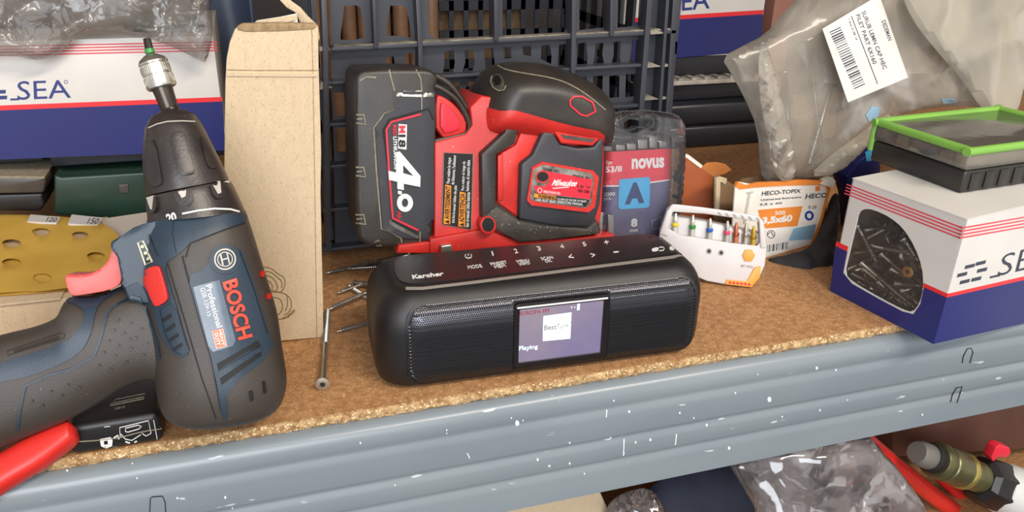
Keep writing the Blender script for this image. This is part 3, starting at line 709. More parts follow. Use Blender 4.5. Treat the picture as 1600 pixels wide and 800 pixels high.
# body
YB_ = row_at(SP, 790, .0008, -.034) - 3
body = prism('body', SP, [(679, 222), (728, 210), (738, 196), (734, 168), (752, 150), (850, 160), (938, 180), (944, 205), (944, 260), (940, 335), (931, 368), (960, 378), (955, YB_ - 14), (672, YB_), (622, YB_), (623, 385), (673, 379), (679, 372)], -.034, .027, 'sander_red', sander, bev=.003)
prism('foot_step', SP, [(623, 384), (674, 378), (674, YB_), (620, YB_)], -.03, .030, 'sander_red', sander, bev=.0006)
prism('foot_step', SP, [(672, 374), (760, 358), (812, 378), (880, 373), (960, 366), (960, YB_ - 14), (672, YB_)], -.03, .0315, 'sander_red', sander, bev=.0006)
XS = Surf([body], SP)
def xp(name, pts, m, th, par=None, step=9, sm=0, holes=(), S=None, **k): return patch(name, S or XS, chaikin(pts, sm) if sm else pts, m, par or sander, th=th, step=step, holes=holes, **k)
head = mk('motor_cap', *puffv(SP, chaikin([(733, 172), (739, 140), (757, 110), (778, 98), (810, 96), (850, 99), (893, 112), (930, 133), (948, 158), (951, 185), (946, 225), (905, 232), (868, 226), (800, 214), (765, 212), (738, 205)], 2), .040, 46, 5, 0, 1, tb=.036), 'tool_black', sander, smooth=60)
HS = Surf([head], SP)
band = patch('red_collar', HS, chaikin([(735, 168), (745, 162), (765, 169), (785, 174), (800, 171), (830, 179), (868, 190), (905, 199), (944, 206), (944, 225), (905, 231), (868, 225), (800, 213), (765, 211), (740, 204)], 1), 'sander_red', sander, th=.0012, step=6)
line('cap_seam', HS, chaikin([(777, 102), (790, 109), (815, 114), (860, 121), (890, 131), (920, 150), (946, 172)], 2, False), 1.6, 'dusty_line', head, th=.0004, step=4)
line('button_ring', HS, [(890, 157), (896, 151), (909, 151), (925, 160), (930, 174), (916, 181), (907, 179), (891, 165)], 2.6, 'bright_red', head, th=.0009, closed=True, step=4)
patch('power_button', HS, [(893, 158), (897, 153.5), (908, 153.5), (923, 161.5), (927, 173), (915, 178.5), (908, 177), (894, 164.5)], 'tool_black', head, th=.0006, step=5)
patch('screw_recess', HS, circ(779, 128, 9, 13, 16, -.3), 'tool_black_dusty', head, th=.0006, step=4)
patch('screw_hole', HS, circ(777, 126, 6, 8, 14, -.3), 'hole', head, th=.0009, step=4)
line('recess_rim', HS, [(769, 119), (767, 128), (771, 137), (779, 142), (787, 141), (791, 134)], 1.6, 'dusty_line', head, th=.0012, step=4)
XS2 = Surf([body, band], SP)
def prs(name, pts, d0, d1, m, sm=0, par=None, **k): return prism(name, SP, pts, d0, d1, m, par or sander, sm=sm, **k)
prs('dark_frame', [(752, 241), (789, 207), (795, 189), (814, 182), (858, 192), (867, 209), (850, 207), (815, 199), (809, 206), (804, 225), (776, 241), (775, 317), (811, 343), (880, 350), (931, 341), (940, 362), (877, 373), (812, 379), (776, 360), (753, 345)], .02, .0345, 'tool_black', bev=.001)
prs('dusty_foot', [(754, 343), (776, 322), (811, 346), (850, 353), (918, 358), (932, 345), (939, 365), (877, 373), (812, 379), (776, 360)], .02, .0352, 'tool_black_dusty', bev=.001)
grip = prs('grip_panel', [(849, 205), (866, 208), (876, 226), (903, 231), (928, 230), (944, 208), (943, 262), (938, 320), (931, 342), (918, 355), (880, 355), (846, 350), (811, 343), (814, 256), (832, 242)], .02, .0365, 'tool_grey', bev=.002)
prs('red_channel', [(778, 242), (806, 227), (816, 202), (848, 208), (832, 242), (814, 256), (810, 340), (777, 316)], .02, .031, 'sander_red', bev=.001)
prs('channel_rib', [(778, 244), (786, 240), (787, 312), (778, 314)], .03, .034, 'sander_red', bev=.0006)
prs('air_vent_frame', [(858, 192), (945, 208), (926, 228), (877, 224)], .03, .0375, 'sander_red', bev=.0008)
prs('air_vent', [(876, 210), (930, 218), (925, 222), (882, 217)], .036, .0378, 'tool_black_dusty')
GS = Surf([grip], SP)
fr_ = [(830, 261), (846, 252), (925, 266), (934, 276), (928, 322), (918, 331), (829, 320), (822, 312)]
rim_ = patch('label_frame', GS, fr_, 'sander_red', grip, th=.0022, step=8, bev=.0006)
FS = Surf([rim_], SP)
lb = patch('rating_label', FS, [(833, 265), (848, 257), (922, 270), (928, 278), (923, 319), (914, 325), (833, 314), (828, 309)], 'foil', rim_, th=.0004, step=8)
patch('label_field', FS, [(847, 266), (925, 280), (921, 311), (838, 301), (833, 290), (850, 291), (858, 284), (858, 275)], 'bright_red', lb, th=.0006, step=8)
patch('label_field', FS, [(835, 302), (921, 312), (915, 323), (834, 312)], 'dark', lb, th=.0006, step=8)
patch('label_field', FS, [(834, 302), (868, 306), (868, 312), (834, 308)], 'warn_orange', lb, th=.0008, step=8)
J = Join()
text('', FS, 'Milwaukee', [(861, 290), (899, 291), (903, 281), (864, 280)], None, None, J=J, th=.0009, bold=.02, shear=.3)
line('', FS, [(863, 294), (875, 293), (888, 292)], 1.2, None, None, J=J, th=.0009)
text('', FS, 'REDLITHIUM USA', [(849, 301), (875, 304), (875, 300), (849, 297)], None, None, J=J, th=.0009); line('', FS, circ(843, 297, 3.4, 3.4, 10), .8, None, None, J=J, th=.0009, closed=True)
text('', FS, 'TO REDUCE THE RISK OF INJURY', [(870, 313), (916, 317), (916, 313), (870, 309)], None, None, J=J, th=.0009)
text('', FS, 'USER MUST READ OPERATORS MANUAL', [(836, 313.5), (910, 321), (910, 317), (836, 309.5)], None, None, J=J, th=.0009)
J.mk('lettering', 'white_print', lb)
text('lettering', FS, 'WARNING', [(840, 308), (867, 311.5), (867, 306.5), (840, 303)], 'dark', lb, th=.0011, bold=.03)
J = Join(); text('', FS, 'SERIAL NO.', [(848, 266), (874, 270), (874, 265.5), (848, 261)], None, None, J=J, th=.0008); text('', FS, 'MADE IN', [(895, 276), (920, 280), (920, 276), (895, 272)], None, None, J=J, th=.0008)
text('', FS, '18 V', [(902, 293), (922, 295), (922, 290.5), (902, 288.5)], None, None, J=J, th=.0009); text('', FS, '7000-12000', [(902, 300), (920, 302), (920, 297), (902, 295)], None, None, J=J, th=.0009)
J.mk('lettering', 'dark', lb)
patch('bolt_hole', FS, circ(847, 276, 11, 9.5, 18), 'sander_red', lb, th=.0012, step=5); patch('bolt_hole', FS, circ(847, 275.5, 9, 7.5, 18), 'hole', lb, th=.0015, step=5)
# round red socket at the lower left
sk = prs('round_socket', circ(763, 353, 13, 14.5, 24), .02, .0375, 'sander_red', bev=.001)
prs('socket_bore', circ(763, 351, 9.5, 11, 20), .03, .0380, 'hole')
# multilingual warning plate
wp = patch('warning_plate', XS, [(694, 239), (738, 241), (735, 358), (691, 350)], 'dark', sander, th=.0006, step=0)
line('plate_border', XS, [(693, 238), (739, 240), (736, 359), (690, 351)], 1, 'dusty_line', wp, th=.0008, closed=True)
for q_, s_, b_ in (([(701.5, 350), (703.5, 290), (696.5, 288), (693.5, 349)], 'AVERTISSEMENT', 0), ([(724.5, 354), (726, 301), (719, 299), (716.5, 353)], 'ADVERTENCIA', 0)):
    t_ = patch('orange_strip', XS, [(a, b) for a, b in ((q_[0][0] + 1.5, q_[0][1]), (q_[1][0] + 1, q_[1][1]), (q_[2][0] - 1, q_[2][1]), (q_[3][0] - 1, q_[3][1]))], 'warn_orange', wp, th=.0010, step=0)
    qq = [bil(q_, .13, 0), bil(q_, .97, 0), bil(q_, .97, 1), bil(q_, .13, 1)]
    J = Join(); text('', XS, s_, qq, None, None, J=J, th=.0013, bold=.02)
    J.add(*patchv(XS, [bil(q_, .01, 0), bil(q_, .11, 0.1), bil(q_, .06, .95)], .0013, 0)); J.mk('lettering', 'dark', wp)
J = Join()
for s_, q_ in (('Pour reduire le risque', [(704, 286), (706, 246), (699, 246), (697, 286)]), ('de blessures, l\'utilisateur', [(710, 288), (713, 242), (707, 242), (704, 288)]), ('doit lire le manuel. Utiliser des piles', [(711, 348), (715, 290), (709, 289), (705, 348)]),
               ('Para reducir el riesgo de', [(726, 297), (728, 252), (722, 252), (720, 297)]), ('lesiones, el usuario debe', [(733, 298), (735, 250), (729, 250), (727, 298)]), ('leer el manual. Utilice baterias', [(732, 354), (734, 300), (728.5, 300), (726.5, 354)])):
    text('', XS, s_, q_, None, None, J=J, th=.0009)
J.mk('lettering', 'white_print', wp)
prs('roller_bracket', [(689, 384), (706, 382), (708, 395), (690, 396)], .031, .036, 'chrome', bev=.001)
# ---------------------------------------------------------------- white, red and blue screw cartons
mat('card_white', 'd3cfc9', .45, var=.08, vs=20)
mat('card_blue', '1f2668', .4, var=.12, vs=12)
mat('card_red', 'dc2a30', .4)
mat('card_stripe', 'd24a58', .45)
mat('ink_blue', '2a3676', .45)
mat('ink_dark', '343a48', .45)
mat('card_inside', '8b7a66', .8)
mat('zinc', 'b6b2aa', .3, .9, var=.3, vs=200)
mat('brass_zinc', 'b8955a', .35, .85)
mat('dim_zinc', '8b8478', .35, .9)
film('window_film', 'ffffff', .03, rough=.1, gloss=.2)
def screwv(A, B, rh, rs, thread=.62, pitch=.0016):
    """head at A, tip at B: countersunk head, plain shank, cut thread, point"""
    A, B = V(A), V(B); L = (B - A).length; pr = [(0, rh * .55), (.0004 / L, rh * .98), (.0011 / L, rh), (.0030 / L, rs * 1.05), (1 - thread, rs * .8)]
    t = (1 - thread) * L
    while t < L - .004:
        pr += [(t / L, rs * .72), ((t + pitch * .3) / L, rs * 1.12), ((t + pitch * .6) / L, rs * .72)]; t += pitch
    pr += [(1 - .003 / L, rs * .6), (1, .0001)]
    return lathev(A, B, pr, 10)
def screw(A, B, label, group, rh=.004, rs=.0021, m='zinc', thread=.62, par=None):
    s = mk('wood_screw', *screwv(A, B, rh, rs, thread), m, par, smooth=50)
    A, B = V(A), V(B); d = (A - B).normalized(); e1 = d.orthogonal().normalized(); g1 = d.cross(e1)
    vs = [A + d * .0001 + (e1 * math.cos(k) + g1 * math.sin(k)) * rh * (.5 if i % 2 else .28) for i, k in ((i, math.pi * i / 6) for i in range(12))]
    mk('star_recess', vs + [v - d * .0006 for v in vs], [list(range(12))] + [[i, (i + 1) % 12, 12 + (i + 1) % 12, 12 + i] for i in range(12)], 'hole', s)
    return tag(s, label, 'screw', group)
# right-hand carton with a window, open inside
A = onz(1458, 538); B = onz(1297, 455); uL = B - A; uL.z = 0; Rr = onz(1600, 505) - A; Rr.z = 0
wl_ = uL.length; uL.normalize(); Rr = (Rr - uL * Rr.dot(uL)).normalized(); HB = .0905; LB = .20
cart = thing('screw_carton', A + uL * .04 + Rr * .1, 'white red and blue screw carton with a cut-out window, at the right front', 'box')
nL = -Rr; nF = -uL
LP = PlN(A, nL); FP = PlN(A, nF)
hole = chaikin([(1327, 395), (1338, 350), (1342, 331), (1352, 326), (1366, 328), (1390, 339), (1412, 357), (1430, 387), (1441, 418), (1443, 449), (1437, 474), (1426, 488), (1410, 484), (1375, 466), (1332, 441), (1319, 428)], 1)
outl = [(1297, 455), (1458, 538), (1506, 344), (1325, 275)]
def to_st(p): d = p - A; return (d.dot(uL), d.z)
H_ = [to_st(LP.at(x, y)) for x, y in hole]
mk('window_side', *solidv(m2([(0, 0), (wl_, 0), (wl_, HB), (0, HB)], [H_]), lambda s, t: A + uL * s + V((0, 0, t)), lambda s, t: A + uL * s + V((0, 0, t)) + Rr * .0008), 'card_white', cart)
mk('front_side', *boxv(A + Rr * .0002, Rr * LB, uL * .0008, (0, 0, HB)), 'card_white', cart)
mk('back_side', *boxv(A + uL * wl_, Rr * LB, uL * -.0008, (0, 0, HB)), 'card_inside', cart)
mk('end_side', *boxv(A + Rr * LB, uL * wl_, Rr * -.0008, (0, 0, HB)), 'card_inside', cart)
mk('base', *boxv(A, Rr * LB, uL * wl_, (0, 0, .0008)), 'card_inside', cart)
mk('lid', *boxv(A + V((0, 0, HB)) - Rr * .0003 - uL * .0003, Rr * LB, uL * (wl_ + .0006), (0, 0, .0007)), 'card_white', cart)
mk('window_film', *solidv(m2([(0, 0), (wl_, 0), (wl_, HB), (0, HB)]), lambda s, t: A + uL * s * .98 + V((0, 0, t * .98 + .001)) + Rr * .0010, lambda s, t: A + uL * s * .98 + V((0, 0, t * .98 + .001)) + Rr * .0012), 'window_film', cart)
def lay(name, P_, pts, m, par, th=.0002, holes=(), J=None):
    v = patchv(P_, pts, th, 0, holes)
    if J is not None: return J.add(*v)
    return mk(name, *v, m, par)
lay('blue_print', LP, [(1305, 384), (1324, 393), (1317.5, 426), (1331, 443), (1375, 468), (1410, 486.5), (1427, 491), (1438, 475), (1443.5, 448.6), (1479, 465), (1458.5, 537.5), (1297, 454.5)], 'card_blue', cart)
lay('red_print', LP, [(1307, 377), (1325.5, 385.5), (1323.5, 393), (1305, 384)], 'card_red', cart)
lay('red_print', LP, [(1443, 442), (1481, 459), (1479, 465), (1442.5, 449)], 'card_red', cart)
for k in range(4): lay('stripe', LP, [(1323 - k * 1.1, 287 + k * 4.6), (1504 - k * 1.2, 355 + k * 5.2), (1503.5 - k * 1.2, 357.6 + k * 5.2), (1322.5 - k * 1.1, 289 + k * 4.6)], 'card_stripe', cart)
lay('blue_print', FP, [(1479, 465), (1700, 415), (1690, 485), (1458.5, 537.5)], 'card_blue', cart)
lay('red_print', FP, [(1481, 459), (1700, 409), (1700, 415), (1479, 465)], 'card_red', cart)
for k in range(4): lay('stripe', FP, [(1504 - k * 1.2, 355 + k * 5.2), (1700, 321.5 + k * 5.0), (1700, 323 + k * 5.0), (1503.5 - k * 1.2, 357.6 + k * 5.2)], 'card_stripe', cart)
J = Join()
for x, y in ((1509, 414), (1526, 409), (1497, 427), (1528, 420), (1501, 438), (1519, 434)): lay('', FP, [(x, y + 1), (x + 15, y - 2.5), (x + 13.5, y + 3), (x - 1.5, y + 6.5)], None, None, J=J, th=.0003)
text('', FP, 'SEA', [(1558, 432), (1648, 411), (1655, 374), (1568, 398)], None, None, J=J, th=.0003, bold=-.01); lay('', FP, [(1547, 432), (1562, 428.5), (1563, 431.5), (1547, 435)], None, None, J=J, th=.0003)
tag(J.mk('logo_lettering', 'ink_dark', cart), 'dark bar emblem and maker letters')
# screws seen through the window, each one its own
random.seed(21)
spots = [((1340, 352), (1370, 410)), ((1398, 350), (1350, 375)), ((1362, 384), (1432, 398)), ((1335, 395), (1402, 388)), ((1412, 372), (1436, 410)), ((1325, 420), (1372, 400)), ((1372, 412), (1330, 424)), ((1376, 396), (1430, 442)),
         ((1346, 410), (1432, 484)), ((1332, 428), (1400, 462)), ((1350, 420), (1420, 480)), ((1392, 420), (1436, 446)), ((1418, 425), (1380, 450)), ((1400, 443), (1440, 447)), ((1360, 450), (1418, 482)), ((1407, 360), (1385, 352)), ((1432, 405), (1400, 380)), ((1372, 440), (1410, 475)), ((1422, 460), (1436, 478)), ((1340, 440), (1390, 468)), ((1420, 400), (1436, 430)), ((1352, 360), (1400, 352))]
look = ['screw pointing down along the upper left rim of the carton window', 'bright screw tilted at the upper left of the carton window', 'screw lying level across the upper middle of the carton window', 'screw pointing left at mid height in the carton window', 'screw slanting at the right rim, upper half of the carton window', 'screw pointing right, just left of the middle of the carton window', 'short looking screw at the left rim of the carton window', 'screw slanting down to the right from the centre of the carton window', 'largest grey screw slanting down across the carton window', 'screw pointing right at the lower left rim of the carton window', 'screw lying close under the largest slanting one in the carton window', 'screw near the right rim, level with the brassy head in the carton window', 'screw with a brassy round head facing out of the carton window', 'screw lying level below the brassy head in the carton window', 'screw reaching the bottom tip of the carton window', 'topmost small screw under the arch of the carton window', 'screw pointing up left from the right rim of the carton window', 'screw running parallel below the largest slanting one in the carton window', 'tiny looking screw in the bottom right corner of the carton window', 'lowest screw at the left of the carton window', 'screw pointing down beside the brassy head in the carton window', 'screw pointing right below the top of the carton window']
for i, (a, b) in enumerate(spots):
    dp_ = .004 + .0035 * (i % 4) + .002 * (i // 8)
    p, q_ = LP.at(a[0], a[1], -dp_), LP.at(b[0], b[1], -dp_ - random.uniform(0, .01))
    if i == 12: q_ = p + Rr * .03 + uL * .004
    screw(p, q_, look[i], 'screws inside the windowed carton', .0036 if i != 12 else .0042, .0019, ('zinc', 'dim_zinc', 'zinc', 'dim_zinc')[i % 4] if i != 12 else 'brass_zinc', .7)
# screws deeper down in the heap
J = Join()
for i in range(70):
    a = A + Rr * random.uniform(.012, .06) + uL * random.uniform(.01, wl_ - .01) + V((0, 0, random.uniform(.006, .062)))
    t = random.uniform(0, 6.28); b = a + (uL * math.cos(t) + Rr * math.sin(t) * .3 + V((0, 0, random.uniform(-.3, .3)))) * .03
    b.z = max(.004, b.z); s_, d_ = (b - A).dot(uL), (b - A).dot(Rr)
    b += uL * (max(.006, min(wl_ - .006, s_)) - s_) + Rr * (max(.012, d_) - d_)
    J.add(*screwv(a, b, .0036, .0019, .7))
h_ = J.mk('screw_heap', 'dim_zinc'); tag(h_, 'heap of loose grey screws filling the windowed carton behind the front ones', 'screws', kind='stuff')
# ---------------------------------------------------------------- left carton
def carton(name, label, P_, x0, x1, y0, dy, z0, z1): 
    t = thing(name, ((x0 + x1) / 2, y0 + dy / 2, z0), label, 'box')
    mk('carton_body', *aabb(x0, x1, y0, y0 + dy, z0, z1), 'card_white', t, bev=.0006, seg=2)
    return t
P3 = Pl((0, .30, 0)); c2 = carton('screw_carton', 'white red and blue carton behind the drill, under the crinkled plastic', P3, -.30, -.0275, .30, .16, .077, .1665)
lay('blue_print', P3, [(-160, 179), (347.5, 158.5), (352.5, 235), (-160, 256)], 'card_blue', c2); lay('red_print', P3, [(-160, 171), (347, 151.5), (347.5, 158.5), (-160, 179)], 'card_red', c2)
for k in range(4): lay('stripe', P3, [(-160, 75 + k * 4.8), (338.5 + k * .4, 64.5 + k * 4.4), (338.5 + k * .4, 66.5 + k * 4.4), (-160, 77.3 + k * 4.8)], 'card_stripe', c2)
J = Join(); text('', P3, 'SEA', [(27, 156.5), (111, 153), (107, 124.5), (27, 127)], None, None, J=J, bold=.0); lay('', P3, [(16, 154), (30, 153.5), (30, 156.5), (16, 157)], None, None, J=J)
for x, y in ((-12, 141), (-10, 150), (-30, 132), (-30, 150)): lay('', P3, [(x, y), (x + 21, y - .7), (x + 21, y + 5), (x, y + 6)], None, None, J=J)
line('', P3, circ(103, 128, 2.6, 2.6, 10), .8, None, None, J=J, closed=True); tag(J.mk('logo_lettering', 'ink_blue', c2), 'dark blue maker letters')
# back right carton
P4 = Pl((0, .45, 0)); c3 = carton('screw_carton', 'white red and blue carton stacked at the back beside the black crate', P4, .40, .5795, .45, .12, .106, .196)
lay('blue_print', P4, [(985, 35), (1192, 22), (1189, 80), (985, 96)], 'card_blue', c3); lay('red_print', P4, [(985, 28.5), (1193, 15.5), (1192, 22), (985, 35)], 'card_red', c3)
text('logo_lettering', P4, 'SEA', [(1046, 19), (1109, 13.5), (1107, -16), (1048, -10)], 'ink_blue', c3, bold=.01)
# ---------------------------------------------------------------- black cases at the back right
mat('case_black', '23252b', .35, var=.2, vs=30, bump=.1, bs=800)
mat('tray_white', 'b8b2a8', .5, var=.4, vs=60, hex2='8f8a82')
k1 = mk('tool_case', *aabb(.45, .64, .43, .62, 0, .0275), 'case_black', bev=.005); tag(k1, 'lowest flat black plastic case in the stack at the back right', 'case', 'black cases at the back right')
k2 = mk('tool_case', *aabb(.447, .63, .43, .62, .0278, .055), 'case_black', bev=.006); tag(k2, 'middle black plastic case in the stack at the back right', 'case', 'black cases at the back right')
k3 = mk('tool_case', *aabb(.44, .60, .445, .62, .0553, .075), 'case_black', bev=.003); tag(k3, 'top black case of the stack, right under the whitish tray', 'case', 'black cases at the back right')
tr = thing('plastic_tray', (.52, .5, .0753), 'whitish ribbed plastic tray lying on the black cases', 'tray')
mk('tray_base', *aabb(.44, .60, .432, .62, .0765, .0815), 'tray_white', tr, bev=.001)
mk('tray_foot', *aabb(.45, .59, .44, .61, .0753, .0765), 'tray_white', tr)
for i in range(9): mk('rib', *boxv((.452 + i * .017, .436, .0815), (.006, 0, 0), (.01, .15, 0), (0, 0, .0022)), 'tray_white', tr)
tag(mk('tool_case', *aabb(.43, .60, .452, .60, .084, .1058), 'case_black', bev=.002), 'thin dark case between the whitish tray and the back carton', 'case', 'black cases at the back right')
# ---------------------------------------------------------------- things behind on the left
mat('case_green', '20382c', .35, var=.2, vs=15, bump=.05)
mat('smoke', '4d4642', .25, var=.3, vs=40)
gc = thing('storage_case', (-.10, .36, 0), 'dark green plastic case under the left carton', 'case', None)
P5 = Pl((0, .3, 0))
prism('case_body', P5, [(84, 273), (96, 277), (232, 269), (232, 342), (200, 345), (84, 335)], -.12, 0, 'case_green', gc, bev=.002)
prism('latch', P5, [(185, 289), (200, 288), (201, 301), (187, 302)], 0, .0012, 'smoke', gc, bev=.0004)
cc = thing('storage_case', (-.19, .36, 0), 'smoky clear plastic case left of the dark green one', 'case', None)
prism('case_base', P5, [(-60, 305), (66, 302), (70, 322), (62, 330), (-60, 330)], -.1, 0, 'black', cc, bev=.002)
prism('case_lid', P5, [(-60, 275), (66, 276), (72, 282), (68, 302), (-60, 304)], -.1, .002, 'smoke', cc, bev=.002)
prism('rim', P5, [(-60, 274), (70, 276), (70, 280), (-60, 278)], -.1, .004, 'dusty_line', cc, bev=.0005)
tag(mk('tool_case', *aabb(-.165, -.03, .32, .46, .0625, .0768), 'case_black', bev=.001), 'flat black case squeezed between the green case and the left carton', 'case')
tag(mk('tool_case', *aabb(-.30, -.17, .32, .46, .0680, .0768), 'case_black', bev=.001), 'flat dark case under the far left end of the left carton', 'case')
# ---------------------------------------------------------------- cardboard sleeve behind the drill
mat('kraft', 'cbb595', .8, var=.07, vs=200, bump=.25, bs=500, speck='b3a080', ss=800, sp=.62, stretch=(1.6, 1, .7))
mat('kraft_edge', 'a58a66', .9, var=.4, vs=300)
mat('kraft_dark', '8b6f50', .85)
mat('card_pale', 'e6e0d2', .7)
mat('olive_ink', '7a6534', .8)
CP = Pl(onz(505, 527), 0, 0)
kb = thing('cardboard_box', (0, .11, 0), 'tall open cardboard sleeve printed with walnuts behind the drill', 'box')
kf = prism('front_panel', CP, [(346, 400), (350, 300), (351, 200), (352, 130), (354, 92), (359, 66), (367, 46), (373, 41), (440, 41), (492, 42), (497, 40), (498, 100), (501, 200), (502, 240), (501, 300), (503, 400), (505, 470), (505.5, 527), (440, 533), (340, 542)], -.003, 0, 'kraft', kb, bev=.0006)
KF = Surf([kf], CP)
line('crease', KF, [(354, 116), (400, 116.5), (440, 117), (496, 117)], 4, 'kraft', kb, th=.0010); line('crease', KF, [(352, 109), (400, 110), (497, 110)], 1.4, 'kraft_edge', kb, th=.0002)
line('score_line', KF, [(487, 44), (489, 110), (492, 300), (495, 527)], 1, 'kraft_edge', kb, th=.0002)
prism('top_fold', CP, [(371, 41), (380, 37), (440, 36), (490, 37), (497, 40), (490, 46), (440, 49), (385, 50), (371, 47)], -.004, .0006, 'kraft_edge', kb, bev=.0006)
prism('side_flap', Pl(CP.p + V((0, .012, 0))), [(397, 36), (402, 32), (440, 26), (464, 21), (466, 40), (420, 60), (398, 60)], -.001, 0, 'card_pale', kb, bev=.0003)
prism('side_flap', Pl(CP.p + V((0, .010, 0))), [(396, 38), (400, 33), (464, 23), (464, 30), (440, 38), (400, 44)], .001, .0015, 'kraft', kb)
prism('back_flap', Pl(CP.p + V((0, .020, 0)), 0), [(424, -14), (438, -16), (456, 2), (470, 12), (482, 26), (497, 40), (500, 60), (490, 80), (462, 20), (448, 12)], -.002, 0, 'kraft', kb, bev=.0005)
mk('side_panel', *boxv(onz(500, 528) + V((-.0024, .001, 0)), (.0022, 0, 0), (-.006, .03, 0), (.0105, 0, .194)), 'kraft', kb)
mk('back_panel', *boxv(onz(505, 527) + V((-.040, .034, 0)), (.028, 0, 0), (0, .0022, 0), (.0095, 0, .185)), 'kraft', kb)
J = Join()
for p in ([(408, 420), (414, 417), (425, 420), (434, 428), (444, 433), (446, 442), (443, 452), (438, 457), (430, 455), (418, 452), (410, 448)], [(411, 425), (422, 424), (432, 432), (441, 440), (440, 450)], [(409, 432), (420, 430), (430, 438), (434, 448), (432, 454)], [(412, 440), (420, 438), (426, 446), (425, 452)],
          [(414, 462), (420, 457), (432, 456), (444, 458), (454, 466), (456, 478), (452, 488), (444, 492)], [(418, 470), (426, 464), (437, 466), (442, 476), (440, 488), (430, 494), (420, 492)], [(448, 462), (450, 474), (446, 486)], [(440, 498), (450, 493), (462, 482), (458, 490), (446, 496)], [(428, 498), (440, 499), (452, 495)]):
    line('', KF, chaikin(p, 1, False), 1.6, None, None, J=J, th=.0001, step=5)
J.mk('walnut_print', 'olive_ink', kb)
# ---------------------------------------------------------------- loose screws between sleeve and radio
def oz(x, y, z): return onz(x, y, z)
S0 = screw(oz(504, 601, .0045), oz(512, 483, .0022), 'longest loose screw, lying alone with its head towards the front edge', 'loose screws beside the radio', .0044, .0020, 'chrome', .5)
for a, za, b, zb, l in (((640, 398), .0030, (508, 427), .0018, 'screw nearest the black crate, lying level at the back'), ((620, 425), .0058, (527, 458), .0025, 'bright screw pointing left on top of the loose heap'), ((615, 450), .0045, (545, 440), .0045, 'screw lying level in the middle of the loose heap'),
                        ((600, 445), .0082, (512, 484), .0045, 'screw whose point touches the tip of the longest loose one'), ((620, 493), .0035, (526, 518), .0018, 'screw lying apart, half hidden by the left end of the radio'), ((640, 505), .0025, (543, 446), .0018, 'dim screw slanting under the loose heap'), ((630, 414), .0062, (540, 420), .0045, 'screw just behind the loose heap')):
    screw(oz(*a, za), oz(*b, zb), l, 'loose screws beside the radio', .004, .0018, 'zinc', .62)
# ---------------------------------------------------------------- black slatted crate
mat('crate', '3c3e45', .42, var=.2, vs=25, bump=.1, bs=500)
mat('crate_dust', '8f8878', .8, var=.4, vs=90, hex2='5a564e')
KP = Pl((0, .225, 0))
crate = thing('plastic_crate', (.195, .36, 0), 'black slatted plastic crate standing behind the sander', 'crate')
def kp(name, pts, d0, d1, m='crate', **k): return prism(name, KP, pts, d0, d1, m, crate, **k)
rect = lambda a, b, c, d: [(a, b), (c, b), (c, d), (a, d)]
up = [[(531, 62), (552, 63), (571, 58), (568, 35), (563, 12), (555, 8), (538, 9), (535, 35)], [(603, 56), (625, 56), (643, 59), (640, 35), (635, 13), (627, 8), (610, 9), (606, 30)],
      [(668, -28), (768, -28), (771, 20), (770, 60), (700, 61), (680, 61), (670, 52)], [(785, -28), (888, -30), (887, 40), (882, 50), (872, 53), (785, 59)],
      [(905, -30), (946, -30), (944, 43), (905, 47)], [(966, -30), (1000, -30), (999, 40), (965, 43)], [(531, -30), (571, -30), (571, 0), (531, 0)], [(603, -30), (643, -30), (643, 0), (603, 0)]]
mid = [[(902, 68), (916, 66), (918, 88), (917, 104), (901, 106)], [(931, 68), (943, 67), (941, 85), (944, 101), (926, 104), (929, 88)], [(959, 66), (970, 64), (969, 99), (955, 101), (959, 85)], [(988, 63), (999, 62), (998, 97), (983, 99), (986, 83)],
       [(846, 71), (859, 70), (862, 88), (861, 100), (845, 92)], [(873, 70), (889, 68), (888, 106), (872, 102)], [(816, 72), (830, 71), (830, 88), (818, 86)], [(695, 82), (709, 77), (711, 97), (708, 114), (692, 115), (694, 100)], [(726, 78), (739, 78), (742, 98), (738, 112), (722, 114), (727, 98)],
       [(756, 76), (771, 75), (773, 102), (759, 108)], [(604, 90), (615, 88), (618, 105), (612, 112), (603, 108)], [(634, 84), (648, 82), (648, 108), (632, 106)], [(786, 74), (799, 73), (800, 90), (788, 92)]]
low = [[(927, 119), (942, 118), (941, 148), (926, 150)], [(952, 119), (968, 117), (967, 152), (952, 153)], [(978, 116), (997, 115), (994, 150), (977, 152)], [(903, 121), (917, 120), (916, 150), (902, 150)],
       [(877, 124), (892, 122), (891, 150), (876, 150)], [(950, 172), (966, 171), (964, 200), (949, 200)], [(976, 171), (992, 170), (990, 200), (975, 200)], [(522, 145), (545, 144), (547, 180), (524, 182)], [(524, 200), (547, 198), (548, 235), (525, 238)], [(702, 130), (718, 128), (718, 150), (702, 152)], [(728, 128), (742, 127), (742, 150), (728, 152)]]
op = [(516, -60), (1016, -66), (1009, 60), (1002, 200), (996, 340), (760, 362), (524, 390), (521, 200), (517, 75)]
pan = mk('front_panel', *solidv(m2(op, up + mid + low, 0), lambda x, y: KP.at(x, y, -.004), lambda x, y: KP.at(x, y, -.0065)), 'crate', crate)
def rib(path, wd, d1=.006, m='crate', d0=-.007, name='rib'): return kp(name, stroke(path, wd), d0, d1, m, bev=.0004)
for a, b in ((519, 588), (588, 657), (657, 776), (776, 897), (897, 957), (957, 1010), (1014, 1036), (1036, 1056)):
    ya, yb = 76.5 - (a - 519) * .052, 76.5 - (b - 519) * .052
    rib([(a - 1, ya + 1), (b + 1, yb + 1)], 6)
    rib([(a + 3, ya - 3.2), (b - 3, yb - 3.2)], 2.2, .0055, 'crate_dust', d0=-.004, name='dust_line')
